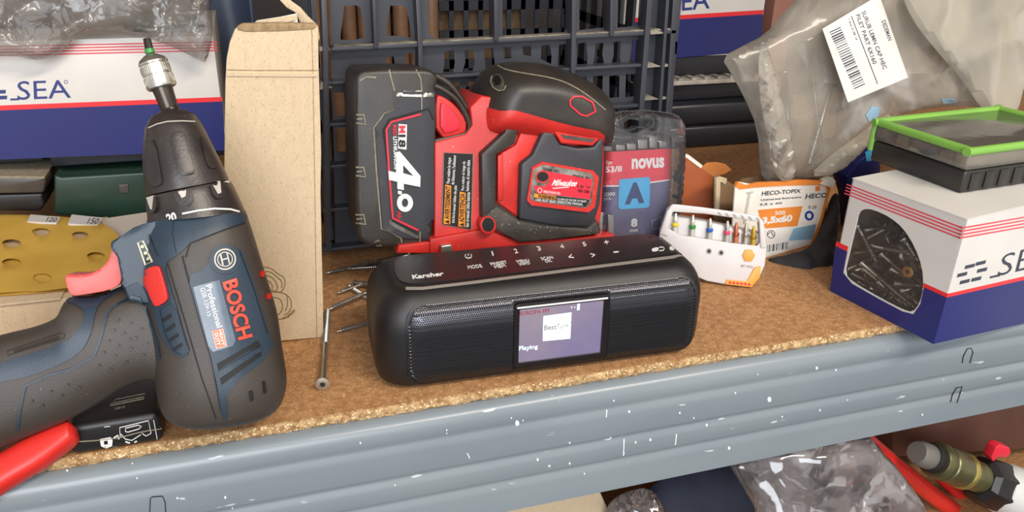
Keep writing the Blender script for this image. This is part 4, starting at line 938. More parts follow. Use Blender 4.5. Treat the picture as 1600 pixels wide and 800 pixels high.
for a, b in ((497, 519), (519, 660), (660, 896), (896, 1006)):
    ya, yb = 131 - (a - 505) * .058, 131 - (b - 505) * .058
    rib([(a, ya), (b, yb)], 5)
for ys, ye in ((196, 165), (262, 222), (330, 282), (392, 338)): rib([(505, ys), (1000, ye)], 5)
for p, wd in (([(504, -60), (509, 75), (514, 390)], 9), ([(582, -60), (588, 76)], 6), ([(650, -60), (657, 72), (661, 390)], 7), ([(775, -60), (776, 64)], 7), ([(898, -60), (897, 58), (889, 352)], 7), ([(958, -60), (956, 56)], 6), ([(1020, -60), (1012, 52), (1004, 155), (993, 342)], 8), ([(1048, -60), (1040, 52), (1033, 155), (1018, 340)], 5)): rib(p, wd, .008)
kp('corner_post', [(1056, -60), (1067, -60), (1056, 60), (1052, 155), (1036, 342), (1028, 342), (1042, 155), (1048, 55)], -.02, .006, bev=.0006)
kp('corner_back', [(1016, -60), (1056, -60), (1046, 55), (1040, 155), (1026, 342), (994, 342), (1006, 155), (1011, 55)], -.009, -.006)
for x, y in ((1015, 51), (1010, 103), (1006, 154)):
    kp('dusty_shelf', [(x, y - 3), (x + 8, y - 5), (x + 24, y + 1), (x + 2, y + 3)], -.006, .0065, 'crate_dust'); kp('dusty_shelf', [(x + 26, y - 2), (x + 34, y - 3), (x + 40, y), (x + 26, y + 2)], -.006, .0045, 'crate_dust')
kp('dusty_shelf', [(500, 132), (502, 127), (520, 137), (500, 140)], -.006, .0065, 'crate_dust'); kp('dusty_shelf', [(499, 74), (503, 73), (518, 78), (500, 80)], -.006, .0065, 'crate_dust')
# side, rear and floor of the crate
def slat_wall(name, O_, U, Vv, nu, nv, barw, th):
    J = Join(); nn = U.cross(Vv).normalized() * th
    for i in range(nu + 1): J.add(*boxv(O_ + U * (i / nu) * (1 - barw), U * barw, Vv, nn))
    for j in range(nv + 1): J.add(*boxv(O_ + Vv * (j / nv) * .96, U, Vv * .04, nn))
    return J
XA, XB, YA, YB, ZT = .0455, .348, .232, .50, .262
for nm, O_, U, nu in (('side_wall', V((XB - .003, YA, 0)), V((0, YB - YA, 0)), 9), ('side_wall', V((XA, YA, 0)), V((0, YB - YA, 0)), 9)):
    tag(slat_wall(nm, O_, U, V((0, 0, ZT)), nu, 5, .06, .003).mk(nm, 'crate', crate), kind='stuff')
tag(slat_wall('rear_wall', V((XA, YB - .004, 0)), V((XB - XA, 0, 0)), V((0, 0, ZT)), 18, 8, .018, .003).mk('rear_wall', 'crate', crate), kind='stuff')
mk('crate_floor', *aabb(XA + .004, XB - .004, YA, YB - .004, .002, .006), 'crate', crate)
mat('dowel', '8e6f52', .5, var=.3, vs=30, hex2='6e4c3a')
random.seed(5)
ORD = ['first', 'second', 'third', 'fourth', 'fifth', 'sixth', 'seventh', 'eighth', 'ninth']
for i in range(8):
    x = .062 + i * .0165 + random.uniform(-.001, .001); y = .43 + random.uniform(0, .012)
    d_ = tag(mk('wooden_handle', *lathev((x, y, .0065), (x + .001, y, .215 + .02 * (i % 3)), [(0, .0068), (.02, .0074), (.5, .0078), (.97, .0072), (1, .005)], 14), 'dowel', None, smooth=50), 'reddish-brown wooden rod in the black crate, ' + ORD[i] + ' from the left', 'rod', 'wooden rods standing in the black crate')
bx = thing('cardboard_box', (.20, .56, 0), 'plain brown carton standing behind the black crate', 'box')
mk('carton_body', *aabb(.06, .30, .515, .59, 0, .24), 'kraft_dark', bx, bev=.001); mk('tape', *aabb(.17, .20, .5142, .5906, .1, .2405), 'card_inside', bx)
tag(mk('foam_scrap', *prismv(Pl((0, .205, 0)), [(719, 149), (722, 146), (743, 144), (739, 162), (720, 155)], -.01, 0), 'foam', None, bev=.001) if 'foam' in MT else mk('foam_scrap', *prismv(Pl((0, .205, 0)), [(719, 149), (722, 146), (743, 144), (739, 162), (720, 155)], -.01, 0), mat('foam', 'c9a860', .8), None, bev=.001), 'small yellowish foam scrap wedged between sander and crate', 'foam')
# ---------------------------------------------------------------- staple blister pack
film('blister', 'f2f2f4', .045, rough=.06, gloss=.35, bump=.3, bs=90, bd=.002)
mat('pack_red', 'd63a4a', .4); mat('pack_navy', '3f3c5e', .4, var=.5, vs=18, hex2='6e6c8c'); mat('pack_cyan', '49aede', .35, var=.2, vs=30); mat('pack_navy_ink', '233a6a', .4)
NP = Pl((.27, .137, 0), 0, 6)
nov = thing('staple_pack', (.275, .137, 0), 'clear blister pack of staples with a red and navy card between sander and crate', 'blister pack')
card = prism('printed_card', NP, [(941, 238), (1048, 232), (1047, 280), (1041, 372), (1039, 420), (930, 420), (935, 370), (938, 290)], -.0006, 0, 'pack_navy', nov)
lay('red_field', NP, [(941, 238), (1048, 232), (1047, 281), (1000, 286), (970, 289), (938, 290)], 'pack_red', card)
line('white_curve', NP, [(938, 291), (965, 290.5), (1000, 287.5), (1047, 281)], 2, 'white_print', card, th=.0004)
tl = patch('blue_tile', NP, [(970, 280), (1013, 276.5), (1016, 279), (1015, 321), (1012, 324.5), (969, 327), (966, 324), (967.5, 282)], 'pack_cyan', card, th=.0008, step=0)
text('lettering', NP, 'A', [(976, 320), (1007, 317), (1007, 284), (978, 286)], 'pack_navy_ink', tl, th=.0011, bold=.06)
J = Join()
for s_, q_, b_ in (('novus', [(987, 264.5), (1038, 262), (1038, 245.5), (987, 248)], .04), ('Typ', [(946, 258), (957, 257), (957, 251), (946, 251)], .02), ('53/8', [(946, 270), (972, 268), (972, 259), (946, 260)], .03), ('2000', [(943, 307), (961, 305.5), (961, 300), (943, 301)], .01), ('pcs.', [(943, 315), (956, 313.5), (956, 308), (943, 309)], .01), ('8', [(986, 355), (996, 354), (996, 341), (986, 342)], .05), ('mm', [(984, 363), (997, 362), (997, 358), (984, 359)], .02)):
    text('', NP, s_, q_, None, None, J=J, bold=b_, th=.0004)
line('', NP, [(1019, 345), (1034, 338), (1033, 356), (1019, 358)], .8, None, None, J=J, closed=True, th=.0004)
J.mk('lettering', 'white_print', card)
mat('staple', 'a9a8a6', .3, .8)
for i, (a, b, c, d) in enumerate(((943, 228, 957, 240), (963, 226, 977, 236), (980, 224, 994, 235), (997, 218, 1012, 233), (1015, 214, 1027, 232), (1031, 222, 1042, 232))): prism('staple_stack', NP, rect(a, b, c, d), -.014, -.002, 'staple', nov, bev=.0005)
for a, b, c, d in ((936, 332, 946, 420), (950, 335, 960, 420)): prism('staple_stack', NP, rect(a, b, c, d), -.006, .004, 'staple', nov, bev=.0005)
ol = chaikin([(944, 178), (975, 174), (1005, 172), (1050, 177), (1064, 184), (1068, 200), (1066, 280), (1058, 340), (1052, 420), (930, 420), (936, 370), (940, 280), (943, 200)], 1)
hang = chaikin([(967, 186), (980, 182), (990, 187), (1000, 184), (1018, 183), (1023, 193), (1012, 203), (998, 197), (985, 205), (970, 203), (964, 194)], 1)
mk('clear_shell', *puffv(NP, ol, .010, 9, 6, 0, 1, tb=.009, holes=[hang]), 'blister', nov, smooth=50)
line('shell_rim', NP, chaikin([(946, 205), (960, 215), (1000, 216), (1025, 205), (1048, 208), (1053, 222), (1050, 300), (1044, 370)], 2, False), 2.2, 'blister', nov, th=.0125)
line('shell_rim', NP, ol, 1.8, 'blister', nov, th=.0030, closed=True)
line('shell_rim', NP, hang, 1.6, 'blister', nov, th=.0104, closed=True)
# ---------------------------------------------------------------- bit set
mat('bit_white', 'c9c4c2', .42, var=.06, vs=60, bump=.1, bs=600); mat('orange', 'ef9a3a', .45); mat('copper', 'b87050', .35, .7); mat('gold', 'c9a640', .3, .8); mat('band_yellow', 'd8c832', .4); mat('band_pink', 'd84a6a', .4); mat('band_blue', '2a5ab8', .4)
TP = Pl(onz(1150, 446), -27, 10)
bs_ = thing('bit_set', (.335, .095, 0), 'white and orange bit holder with seven screwdriver bits right of the radio', 'bit set')
win = [(1043, 356), (1047, 338), (1052, 331), (1100, 334), (1150, 341), (1185, 347), (1190, 352), (1189, 375), (1183, 384), (1140, 379), (1090, 371), (1062, 367)]
bo = [(1030, 366), (1035, 348), (1044, 326), (1050, 319), (1057, 319), (1100, 324), (1150, 331), (1186, 338), (1193, 346), (1198, 388), (1195, 414), (1186, 434), (1174, 449), (1132, 444), (1104, 439), (1060, 420), (1034, 395)]
mk('case_shell', *solidv(m2(bo, [win], 0), lambda x, y: TP.at(x, y, .004), lambda x, y: TP.at(x, y, -.001)), 'bit_white', bs_, bev=.0008)
prism('case_back', TP, [(1036, 372), (1046, 336), (1100, 345), (1188, 365), (1192, 400), (1170, 440), (1110, 432)], -.012, -.0008, 'bit_white', bs_, bev=.002)
prism('side_cheek', TP, [(1030, 366), (1042, 329), (1049, 324), (1051, 332), (1043, 360), (1044, 370)], -.008, .005, 'bit_white', bs_, bev=.001)
prism('side_cheek', TP, [(1186, 345), (1194, 349), (1198, 388), (1188, 388)], -.008, .005, 'bit_white', bs_, bev=.001)
prism('orange_corner', TP, [(1179, 418), (1189, 416), (1187, 434), (1174, 449), (1132, 444), (1136, 437), (1167, 440)], 0, .0050, 'orange', bs_, bev=.0004)
for i in range(6): prism('slot', TP, [(1138 + i * 6, 440.5 + i * .6), (1141 + i * 6, 438.8 + i * .6), (1143.5 + i * 6, 443 + i * .6), (1140 + i * 6, 443.5 + i * .6)], 0, .0053, 'red', bs_)
prism('hexagon_mark', TP, [(1160, 399), (1165, 390), (1175, 390.5), (1180, 399.5), (1175, 408.5), (1164, 408)], 0, .0050, 'orange', bs_, bev=.0003)
for x, y in ((1108, 392.5), (1127, 395)): prism('peg_hole', TP, circ(x, y, 4.2, 4.4, 12), 0, .0045, 'highlight_mark_grey', bs_); prism('peg_hole', TP, circ(x, y, 2.2, 2.4, 10), 0, .0048, 'dark', bs_)
for i in range(6): prism('grip_notch', TP, [(1121 + i * 12, 331.5 + i * 1.7), (1124 + i * 12, 331.5 + i * 1.7), (1128 + i * 12, 336.5 + i * 1.7), (1125 + i * 12, 337 + i * 1.7)], 0, .0044, 'highlight_mark_grey', bs_)
J = Join(); text('', TP, 'BIT 7-PCS', [(1158, 417), (1176, 419), (1176, 415.5), (1158, 413.5)], None, None, J=J, th=.0044); J.mk('lettering', 'highlight_mark_grey', bs_)
bits = [(1055, 333, 365, 'band_yellow', 'yellow band', 'chrome'), (1082, 336, 369, 'green_band', 'green band', 'chrome'), (1109, 341, 374, 'band_blue', 'blue band', 'chrome'), (1136, 345, 378, 'band_pink', 'pink band', 'chrome'), (1150, 348, 380, 'copper', 'coppery shaft', 'copper'), (1165, 349, 382, 'chrome', 'plain silver shaft', 'chrome'), (1177, 353, 384, 'gold', 'golden shaft', 'gold')]
for x, y0, y1, bm_, l, sm in bits:
    A = TP.at(x - 1, y1 + 4, -.0005 + .0042); B = TP.at(x + 1, y0, .0037); 
    A = TP.at(x - 1, y1 + 4, .001); B = TP.at(x + 1, y0, .001)
    b_ = mk('screwdriver_bit', *lathev(A, B, [(0, .0024), (.42, .0024), (.44, .0016), (.62, .0016), (.75, .0019), (1, .0008)], 6), sm, None, smooth=20)
    tag(b_, 'short screwdriver bit with a ' + l + ' in the white and orange holder', 'bit', 'bits in the white and orange holder')
    mk('colour_band', *lathev(A, B, [(.44, .0023), (.47, .0026), (.56, .0026), (.58, .002)], 12), bm_, b_)
# ---------------------------------------------------------------- torn orange and white carton
mat('label_white', 'e6e0d6', .45, var=.12, vs=50); mat('carton_orange', 'e0863a', .5, var=.15, vs=40); mat('carton_brown', 'b05a2c', .55, var=.2, vs=30); mat('foil_blue', '8fb4cc', .4); mat('ring_blue', '1c3f9a', .4)
EP = Pl(onz(1197, 402), 12, 4)
hc = thing('screw_carton', (.42, .15, 0), 'torn open white and orange carton behind the bit holder', 'box')
fp = prism('front_panel', EP, [(1149, 292), (1155, 284), (1175, 288), (1230, 284), (1285, 283), (1292, 286), (1297, 294), (1284, 345), (1272, 381), (1197, 403), (1140, 412)], -.0012, 0, 'label_white', hc)
prism('orange_rim', EP, [(1150, 292), (1153, 284), (1166, 289), (1185, 285), (1220, 284), (1250, 281), (1286, 282), (1293, 286), (1288, 289), (1230, 290), (1180, 293), (1156, 296)], -.002, .0006, 'carton_orange', hc)
prism('orange_side', EP, [(1290, 287), (1298, 294), (1285, 345), (1271, 385), (1266, 384), (1281, 343), (1292, 300)], -.03, .0003, 'carton_orange', hc)
prism('bottom_rim', EP, [(1197, 403), (1271, 381), (1271, 385), (1197, 407)], -.03, .0004, 'carton_orange', hc)
prism('back_panel', EP, [(1150, 300), (1160, 280), (1200, 272), (1290, 280), (1292, 380), (1150, 400)], -.033, -.031, 'kraft_dark', hc)
lay('orange_field', EP, [(1184, 328), (1254, 322), (1246, 353), (1197, 357), (1190, 350)], 'carton_orange', hc)
lay('pale_blue_patch', EP, [(1240, 357), (1276, 350), (1270, 374), (1232, 376)], 'foil_blue', hc)
J = Join()
text('', EP, '3,5x60', [(1190, 352), (1237, 348), (1239, 335), (1192, 339)], None, None, J=J, bold=.05, th=.0004); text('', EP, '500', [(1211, 336), (1227, 335), (1227, 329), (1211, 330)], None, None, J=J, bold=.02, th=.0004)
J.mk('lettering', 'white_print', hc)
J = Join()
for s_, q_ in (('HECO-TOPIX', [(1190, 306), (1251, 301), (1252, 295), (1191, 299)]), ('Universal-Schraube', [(1189, 314), (1252, 309), (1252, 306.5), (1189, 311)]), ('3,5 x 60', [(1187, 322), (1222, 319), (1222, 315.5), (1187, 318)]), ('T-10', [(1262, 327), (1275, 326), (1276, 321), (1263, 322)]), ('HECO', [(1258, 311), (1292, 308), (1293, 301), (1260, 303)])):
    text('', EP, s_, q_, None, None, J=J, bold=.02, th=.0003)
for i, w_ in enumerate((1, 2, 1, 3, 1, 2, 1, 1, 3, 1, 2, 1)):
    x = 1199 + i * 2.9; lay('', EP, [(x, 383 - i * .5), (x + w_ * .7, 383 - i * .5), (x + w_ * .7 - 1, 394 - i * .5), (x - 1, 394 - i * .5)], None, None, J=J)
line('', EP, circ(1205, 366, 6, 6, 12), 1, None, None, J=J, closed=True); line('', EP, [(1200, 366), (1205, 362), (1209, 369)], 1.2, None, None, J=J)
J.mk('lettering', 'ink_dark', hc)
line('blue_ring', EP, circ(1264.5, 337, 5.5, 6, 14), 3.4, 'ring_blue', hc, closed=True); lay('maker_mark', EP, [(1274, 291), (1281, 290), (1282, 298), (1274, 299)], 'carton_orange', hc)
line('printed_screw', EP, [(1171, 302), (1165, 335), (1163, 350)], 4.5, 'silver_print', hc); line('printed_screw', EP, [(1166, 302), (1177, 300)], 3, 'silver_print', hc)
for (x0, y0), (x1, y1) in (((1283, 287), (1308, 277)),): prism('torn_flap', EP, [(1283, 288), (1290, 281), (1300, 277), (1306, 283), (1302, 292), (1294, 291)], -.003, .002, 'card_pale', hc)
GP = Pl((.36, .165, 0), -22, 0)
prism('torn_side', GP, [(1063, 240), (1072, 243), (1095, 262), (1116, 277), (1118, 328), (1117, 420), (1060, 420), (1060, 330)], -.001, 0, 'carton_brown', hc)
prism('torn_side_rim', GP, [(1063, 240), (1066, 238), (1077, 243), (1098, 259), (1095, 263), (1072, 246)], -.001, .0006, 'card_pale', hc)
prism('torn_flap', Pl((.37, .158, 0), -10, 40), [(1095, 262), (1104, 254), (1120, 253), (1133, 256), (1143, 265), (1132, 272), (1122, 274), (1114, 276)], -.0006, .0006, 'carton_orange', hc)
prism('inner_panel', Pl((.375, .160, 0), 20), [(1117, 278), (1123, 274), (1133, 279), (1137, 283), (1150, 291), (1149, 420), (1117, 420)], -.001, .001, 'kraft_dark', hc)
prism('inner_fold', Pl((.375, .155, 0), 20), [(1119, 279), (1127, 276), (1136, 279), (1134, 288), (1126, 284), (1124, 330), (1119, 330)], -.001, .001, 'kraft', hc)
# ---------------------------------------------------------------- black cloth
mat('cloth', '2a2729', .85, var=.2, vs=40, bump=.3, bs=900)
cl = mk('black_cloth', *puffv(PlN((.45, .12, .008), (-.1, -.55, .8)), chaikin([(1196, 404), (1215, 402), (1270, 388), (1288, 345), (1298, 305), (1312, 300), (1308, 380), (1300, 440), (1290, 447), (1262, 445), (1240, 436), (1215, 420)], 2), .009, 18, 5, .006, 70, tb=.003), 'cloth', None, smooth=80)
tag(cl, 'crumpled black cloth between the torn carton and the windowed carton', 'cloth')
# ---------------------------------------------------------------- organiser with a green lid
mat('lid_green', '7cb04a', .4, var=.1, vs=30); mat('org_black', '2c2a28', .35, var=.2, vs=40); mat('beige', 'b8a88c', .6, var=.3, vs=60)
film('clear_plastic', 'd8d2c6', .22, rough=.08, gloss=.45, bump=.15, bs=60, bd=.002)
ZB = HB + .0008
A = onz(1500, 303, ZB); B = onz(1358, 250, ZB); C_ = onz(1600, 286, ZB)
u1 = (B - A); l1 = u1.length; u1.normalize(); u2 = (C_ - A); u2 = (u2 - u1 * u2.dot(u1)).normalized(); l2 = .13
og = thing('organiser_box', A + u1 * l1 / 2 + u2 * .06, 'clear parts organiser with a bright green rim on top of the windowed carton', 'organiser')
mk('base_tray', *boxv(A, u1 * l1, u2 * l2, (0, 0, .016)), 'org_black', og, bev=.002)
HO = .030
mk('clear_lid', *boxv(A + V((0, 0, .0165)) - (u1 + u2) * .0008, u1 * (l1 + .0016), u2 * (l2 + .0016), (0, 0, HO - .018)), 'clear_plastic', og, bev=.002)
vs, fs = tubev([A + V((0, 0, HO)) + a for a in (u1 * .004, u1 * (l1 - .006), u1 * (l1 - .0015) + u2 * .0015, u1 * l1 + u2 * .006, u1 * l1 + u2 * (l2 - .006), u1 * (l1 - .003) + u2 * l2, u1 * .005 + u2 * l2, u2 * (l2 - .005), u2 * .006, u1 * .001 + u2 * .001, u1 * .004)], .0030, 10, 4)
mk('green_rim', vs, fs, 'lid_green', og)
vs, fs = tubev([A + V((0, 0, z_)) + u1 * a for z_, a in ((HO, l1), (HO - .008, l1 + .001), (.008, l1 + .001))], .0022, 8, 3); mk('green_rim', vs, fs, 'lid_green', og)
mk('top_panel', *boxv(A + V((0, 0, HO - .001)) + (u1 + u2) * .001, u1 * (l1 - .002), u2 * (l2 - .002), (0, 0, .0012)), 'clear_plastic', og, bev=.0004)
random.seed(2)
for i in range(6): mk('insert', *boxv(A + V((0, 0, .0162)) + u1 * (.004 + .0128 * i) + u2 * .005, u1 * .0105, u2 * random.uniform(.05, .11), (0, 0, random.uniform(.006, .0105))), ('beige', 'dusty_line', 'org_black', 'kraft_dark')[i % 4], og, bev=.001)
for i in range(7): mk('front_rib', *boxv(A + u2 * (.006 + i * .014) + V((0, 0, .002)) - u1 * .0012, u2 * .008, u1 * .0012, (0, 0, .012)), 'org_black', og, bev=.0004)
# blue carton peeping out behind
bb = thing('small_box', (.445, .165, 0), 'blue and cyan box edge showing behind the windowed carton', 'box')
P6 = Pl((0, .155, 0)); prism('box_body', P6, [(1322, 276), (1345, 250), (1372, 228), (1376, 262), (1374, 300), (1372, 395), (1338, 395), (1332, 310)], -.02, 0, 'card_blue', bb, bev=.0006)
prism('box_label', P6, [(1352, 238), (1371, 229), (1372, 250), (1354, 252)], 0, .0004, 'pack_cyan', bb)
# ---------------------------------------------------------------- plastic bags
film('bag_clear', 'd6ccbc', .40, rough=.2, gloss=.3, var=.16, vs=14, bump=.2, bs=22, bd=.006)
film('bag_milky', 'd6cebc', .55, rough=.25, gloss=.25, var=.12, vs=9, bump=.2, bs=14, bd=.006)
film('bag_grey', 'a09890', .30, rough=.14, gloss=.32, var=.2, vs=30, bump=.4, bs=70, bd=.005)
mat('yellow', 'd8c43a', .5); mat('faint_blue', '86aac0', .5); mat('pink_card', '9a6a5c', .6); mat('dark_green', '1f4436', .5, var=.3, vs=50); mat('grey_felt', '7c7670', .8, var=.4, vs=30)
BG = Pl((.45, .165, .1), 4, 12)
bag = thing('plastic_bag', (.47, .165, .06), 'large clear plastic bag with a white price label, slumped behind the organiser', 'bag')
bo_ = chaikin([(1127, 90), (1160, 72), (1196, 54), (1222, 22), (1262, -20), (1420, -34), (1640, -34), (1640, 112), (1600, 120), (1576, 176), (1530, 166), (1450, 168), (1400, 182), (1372, 200), (1332, 245), (1302, 275), (1230, 282), (1198, 286), (1188, 268), (1184, 200), (1162, 150), (1143, 116)], 1)
skin = mk('bag_skin', *puffv(BG, bo_, .014, 45, 7, .013, 9, tb=.004, ridge=True), 'bag_clear', bag, smooth=24)
BGS = Surf([skin], BG)
vs, fs = puffv(BG, chaikin([(1189, 62), (1199, 74), (1214, 130), (1230, 190), (1240, 230), (1243, 280), (1215, 284), (1205, 240), (1190, 170), (1184, 110)], 1), .006, 12, 5, .004, 60, tb=.001, ridge=True, off=.022)
mk('bag_fold', vs, fs, 'bag_clear', bag, smooth=20)
vs, fs = puffv(BG, chaikin([(1262, 275), (1300, 240), (1350, 205), (1385, 176), (1398, 186), (1350, 232), (1305, 276)], 1), .006, 10, 5, .003, 60, tb=.001, ridge=True, off=.02)
mk('bag_fold', vs, fs, 'bag_milky', bag, smooth=20)
vs, fs = puffv(BG, chaikin([(1400, -30), (1640, -34), (1640, 118), (1602, 128), (1590, 176), (1567, 201), (1535, 172), (1500, 120), (1462, 78), (1424, 30)], 1), .008, 30, 7, .012, 8, tb=.002, ridge=True, seed=4, off=.020)
mk('bag_mouth', vs, fs, 'bag_milky', bag, smooth=26)
for q_ in ([(1352, 180), (1362, 166), (1374, 168), (1372, 182), (1358, 190)], [(1470, 155), (1490, 153), (1496, 160), (1474, 162)]): patch('blue_print', BGS, q_, 'faint_blue', bag, th=.0004, step=5)
LBP = PlN(BG.at(1350, 80, .034), (BG.n + V((-.08, 0, .1))))
lbl = mk('price_label', *solidv(m2([(1285, 45), (1374, -8), (1419, 121), (1325, 160)], (), 14), lambda x, y: LBP.at(x, y, .0012 * math.sin(x * .06 + y * .03)), lambda x, y: LBP.at(x, y, .0012 * math.sin(x * .06 + y * .03) - .0003)), 'card_white', bag, smooth=60)
LS = Surf([lbl], LBP)
J = Join()
for s_, q_ in (('DEDEMAN', [(1377, 33), (1388, 64), (1394, 62), (1383, 31)]), ('SURUB LEMN CAP HEC', [(1346, 19), (1380, 109), (1386, 106.5), (1352, 16.5)]), ('FILET PART 6X160', [(1337, 24), (1364, 101), (1370, 98.5), (1343, 21.5)]), ('1 buc 2138 14', [(1325, 30), (1337, 63), (1340, 62), (1328, 29)])):
    text('', LS, s_, q_, None, None, J=J, bold=.01)
line('', LS, [(1330, 25), (1371, 131)], .9, None, None, J=J)
random.seed(12)
for i in range(26):
    t = i / 25; a = (1296 + 38 * t, 50 + 88 * t); w_ = random.choice((.8, 1.4, 2.2))
    J.add(*patchv(LS, [a, (a[0] + 17, a[1] - 8), (a[0] + 17 + w_ * .35, a[1] - 8 + w_), (a[0] + w_ * .35, a[1] + w_)], .0002, 9))
J.mk('lettering', 'ink_dark', lbl)
for i, (a, b) in enumerate((((1262, 60), (1285, 250)), ((1225, 110), (1236, 262)), ((1300, 130), (1262, 262)))):
    screw(BG.at(*a, .004), BG.at(*b, .002), ('long wood screw upright inside the clear bag, nearest its label', 'long wood screw upright inside the clear bag, nearest its left edge', 'long wood screw slanting inside the clear bag between two upright ones')[i], 'long screws inside the clear bag', .005, .0026, 'zinc', .5)
tag(mk('yellow_wrapper', *prismv(Pl((0, .215, 0)), [(1520, -30), (1600, -30), (1572, 12), (1545, 6)], -.004, 0), 'yellow', None, bev=.0006), 'bit of yellow wrapper at the top right corner', 'wrapper')
sb = tag(mk('small_box', *aabb(.60, .628, .46, .50, .0553, .170), 'pink_card', None, bev=.001), 'dull pink upright box between the back carton and the clear bag', 'box')
# crinkled bag at the upper left
B2 = Pl((-.15, .285, .17), 0, 14)
bag2 = thing('plastic_bag', (-.16, .285, .168), 'crinkled grey see-through plastic bag draped over the left carton', 'bag')
mk('bag_skin', *puffv(B2, chaikin([(-60, -60), (335, -60), (330, 15), (334, 55), (322, 98), (314, 96), (285, 80), (240, 62), (200, 50), (160, 46), (122, 50), (104, 74), (84, 90), (52, 95), (20, 86), (-60, 92)], 1), .010, 24, 5, .007, 24, tb=.002, ridge=True), 'bag_grey', bag2, smooth=20)
tag(mk('green_pouch', *puffv(Pl((-.06, .33, .168), 0, 30), chaikin([(190, 30), (230, 12), (300, 18), (322, 40), (318, 62), (280, 64), (225, 52), (195, 46)], 1), .010, 14, 6, .002, 60, tb=.008), 'dark_green', None), 'dark green pouch showing through the crinkled grey bag', 'pouch')
tag(mk('felt_roll', *lathev((-.30, .36, .190), (-.075, .37, .189), [(0, .019), (.02, .021), (.98, .021), (1, .019)], 24), 'grey_felt', None, smooth=50), 'dull grey felt roll lying on the left carton under the crinkled bag', 'roll')
# ---------------------------------------------------------------- sanding discs on a low carton
mat('abrasive', 'd4ac48', .75, var=.14, vs=18, bump=.25, bs=1500, hex2='c09838'); mat('paper', 'cfc6b8', .8)
lo = thing('cardboard_box', (-.2, .22, 0), 'low kraft carton under the yellow sanding discs at the left', 'box')
mk('carton_body', *boxv((-.34, .141, 0), (.212, -.0035, 0), (.003, .15, 0), (0, 0, .0275)), 'kraft', lo, bev=.0008)
mk('top_flap', *boxv((-.34, .139, .0276), (.206, -.0035, 0), (.003, .14, 0), (0, 0, .0015)), 'kraft', lo, bev=.0004)
for k, (zz_, out, hs, l) in enumerate(((.0294, [(-60, 345), (60, 346), (130, 352), (178, 368), (195, 400), (180, 430), (120, 452), (60, 459), (-60, 466)], [], 'lower yellow sanding disc, seen through the holes of the upper one'),
    (.0312, [(-60, 336), (20, 335), (100, 338), (150, 345), (178, 358), (193, 382), (196, 402), (180, 430), (140, 446), (96, 451), (60, 456), (38, 455), (-60, 462)], [circ(64, 362, 14, 5.5, 16), circ(125, 367, 13, 5, 16), circ(18, 380, 15, 6, 16), circ(18, 410, 15, 6, 16), circ(66, 434, 15, 6.5, 16), circ(150, 400, 14, 6, 16)], 'upper yellow sanding disc with round dust holes'))):
    Pz = plz(zz_); sx = (lambda x, y: .0010 * math.sin(x * .045 + y * .02)) if k else (lambda x, y: 0)
    hs2 = hs if k else [circ(66, 363, 12, 5, 16), circ(126, 368, 11, 4.5, 16), circ(20, 381, 13, 5, 16)]
    d_ = mk('sanding_disc', *solidv(m2(chaikin(out, 2), hs2, 12), lambda x, y: Pz.at(x, y, .0006 + sx(x, y)), lambda x, y: Pz.at(x, y, -.0005 + sx(x, y))), 'abrasive', None)
    tag(d_, l, 'sanding disc', 'yellow sanding discs')
sh = tag(mk('paper_sheet', *prismv(plz(.0285), [(158, 342), (240, 330), (262, 420), (235, 432), (168, 432)], -.0284, 0), 'paper', None), 'pale paper pad between the sanding discs and the green case', 'paper')
for q_, s_ in (([(106, 349), (152, 352), (160, 340), (112, 335)], '150'), ([(42, 346), (88, 348), (94, 339), (48, 335)], '120')):
    sl_ = tag(mk('paper_tag', *prismv(plz(.0330), q_, -.0016, 0), 'card_white', None), {'150': 'white slip printed 150 at the far edge of the sanding discs, nearer the drill', '120': 'white slip printed 120 at the far edge of the sanding discs, nearer the picture edge'}[s_], 'paper slip')
    text('lettering', plz(.0330), s_, [bil(q_, .62, .15), bil(q_, .95, .15), bil(q_, .95, .85), bil(q_, .62, .85)], 'dark', sl_)
# ---------------------------------------------------------------- black battery unit and red handle at the lower left
A = onz(146, 709); Bq = onz(250, 692); u_ = Bq - A; L_ = u_.length; u_.normalize(); v_ = V((-u_.y, u_.x, 0))
bt_ = thing('battery_unit', A + u_ * L_ / 2 + v_ * .02, 'black battery block with white printed diagrams under the drill handle', 'battery')
bk = mk('casing', *boxv(A - u_ * .010 + V((0, 0, .0002)), u_ * (L_ + .012), v_ * .046, (0, 0, .0185)), 'black', bt_, bev=.0038, seg=4)
UP = PlN(A, -v_); US = Surf([bk], UP)
J = Join()
for p, w_ in (([(188, 682), (187, 668), (232, 657), (236, 677), (228, 681), (222, 677)], 1.1), ([(196, 674), (196, 669), (216, 664), (221, 666), (217, 670), (200, 675), (196, 674)], 1.1), ([(240, 656), (246, 688)], 1), ([(189, 678), (196, 686), (206, 688), (220, 679)], 1.1), ([(163, 667), (172, 666)], .8), ([(176, 704), (183, 703)], .8), ([(178, 684), (184, 680), (186, 686)], 2), ([(196, 690), (203, 692)], 2), ([(210, 691), (214, 689)], 2)): line('', US, p, w_, None, None, J=J, th=.0002, step=5)
J.add(*patchv(US, [(156, 686), (173, 683), (176, 688), (175, 697), (170, 701), (168, 706), (165, 700), (158, 697)], .0002, 5, [[(162, 689), (168, 688), (169, 694), (163, 695)]]))
J.mk('printed_diagram', 'white_print', bt_)
line('dusty_scratch', US, [(120, 690), (150, 688), (185, 684), (215, 676), (235, 672), (258, 669)], 1.3, 'dusty_line', bt_, th=.0003)
UT = Surf([bk], PlN(A + V((0, 0, .0187)), (0, 0, 1)))
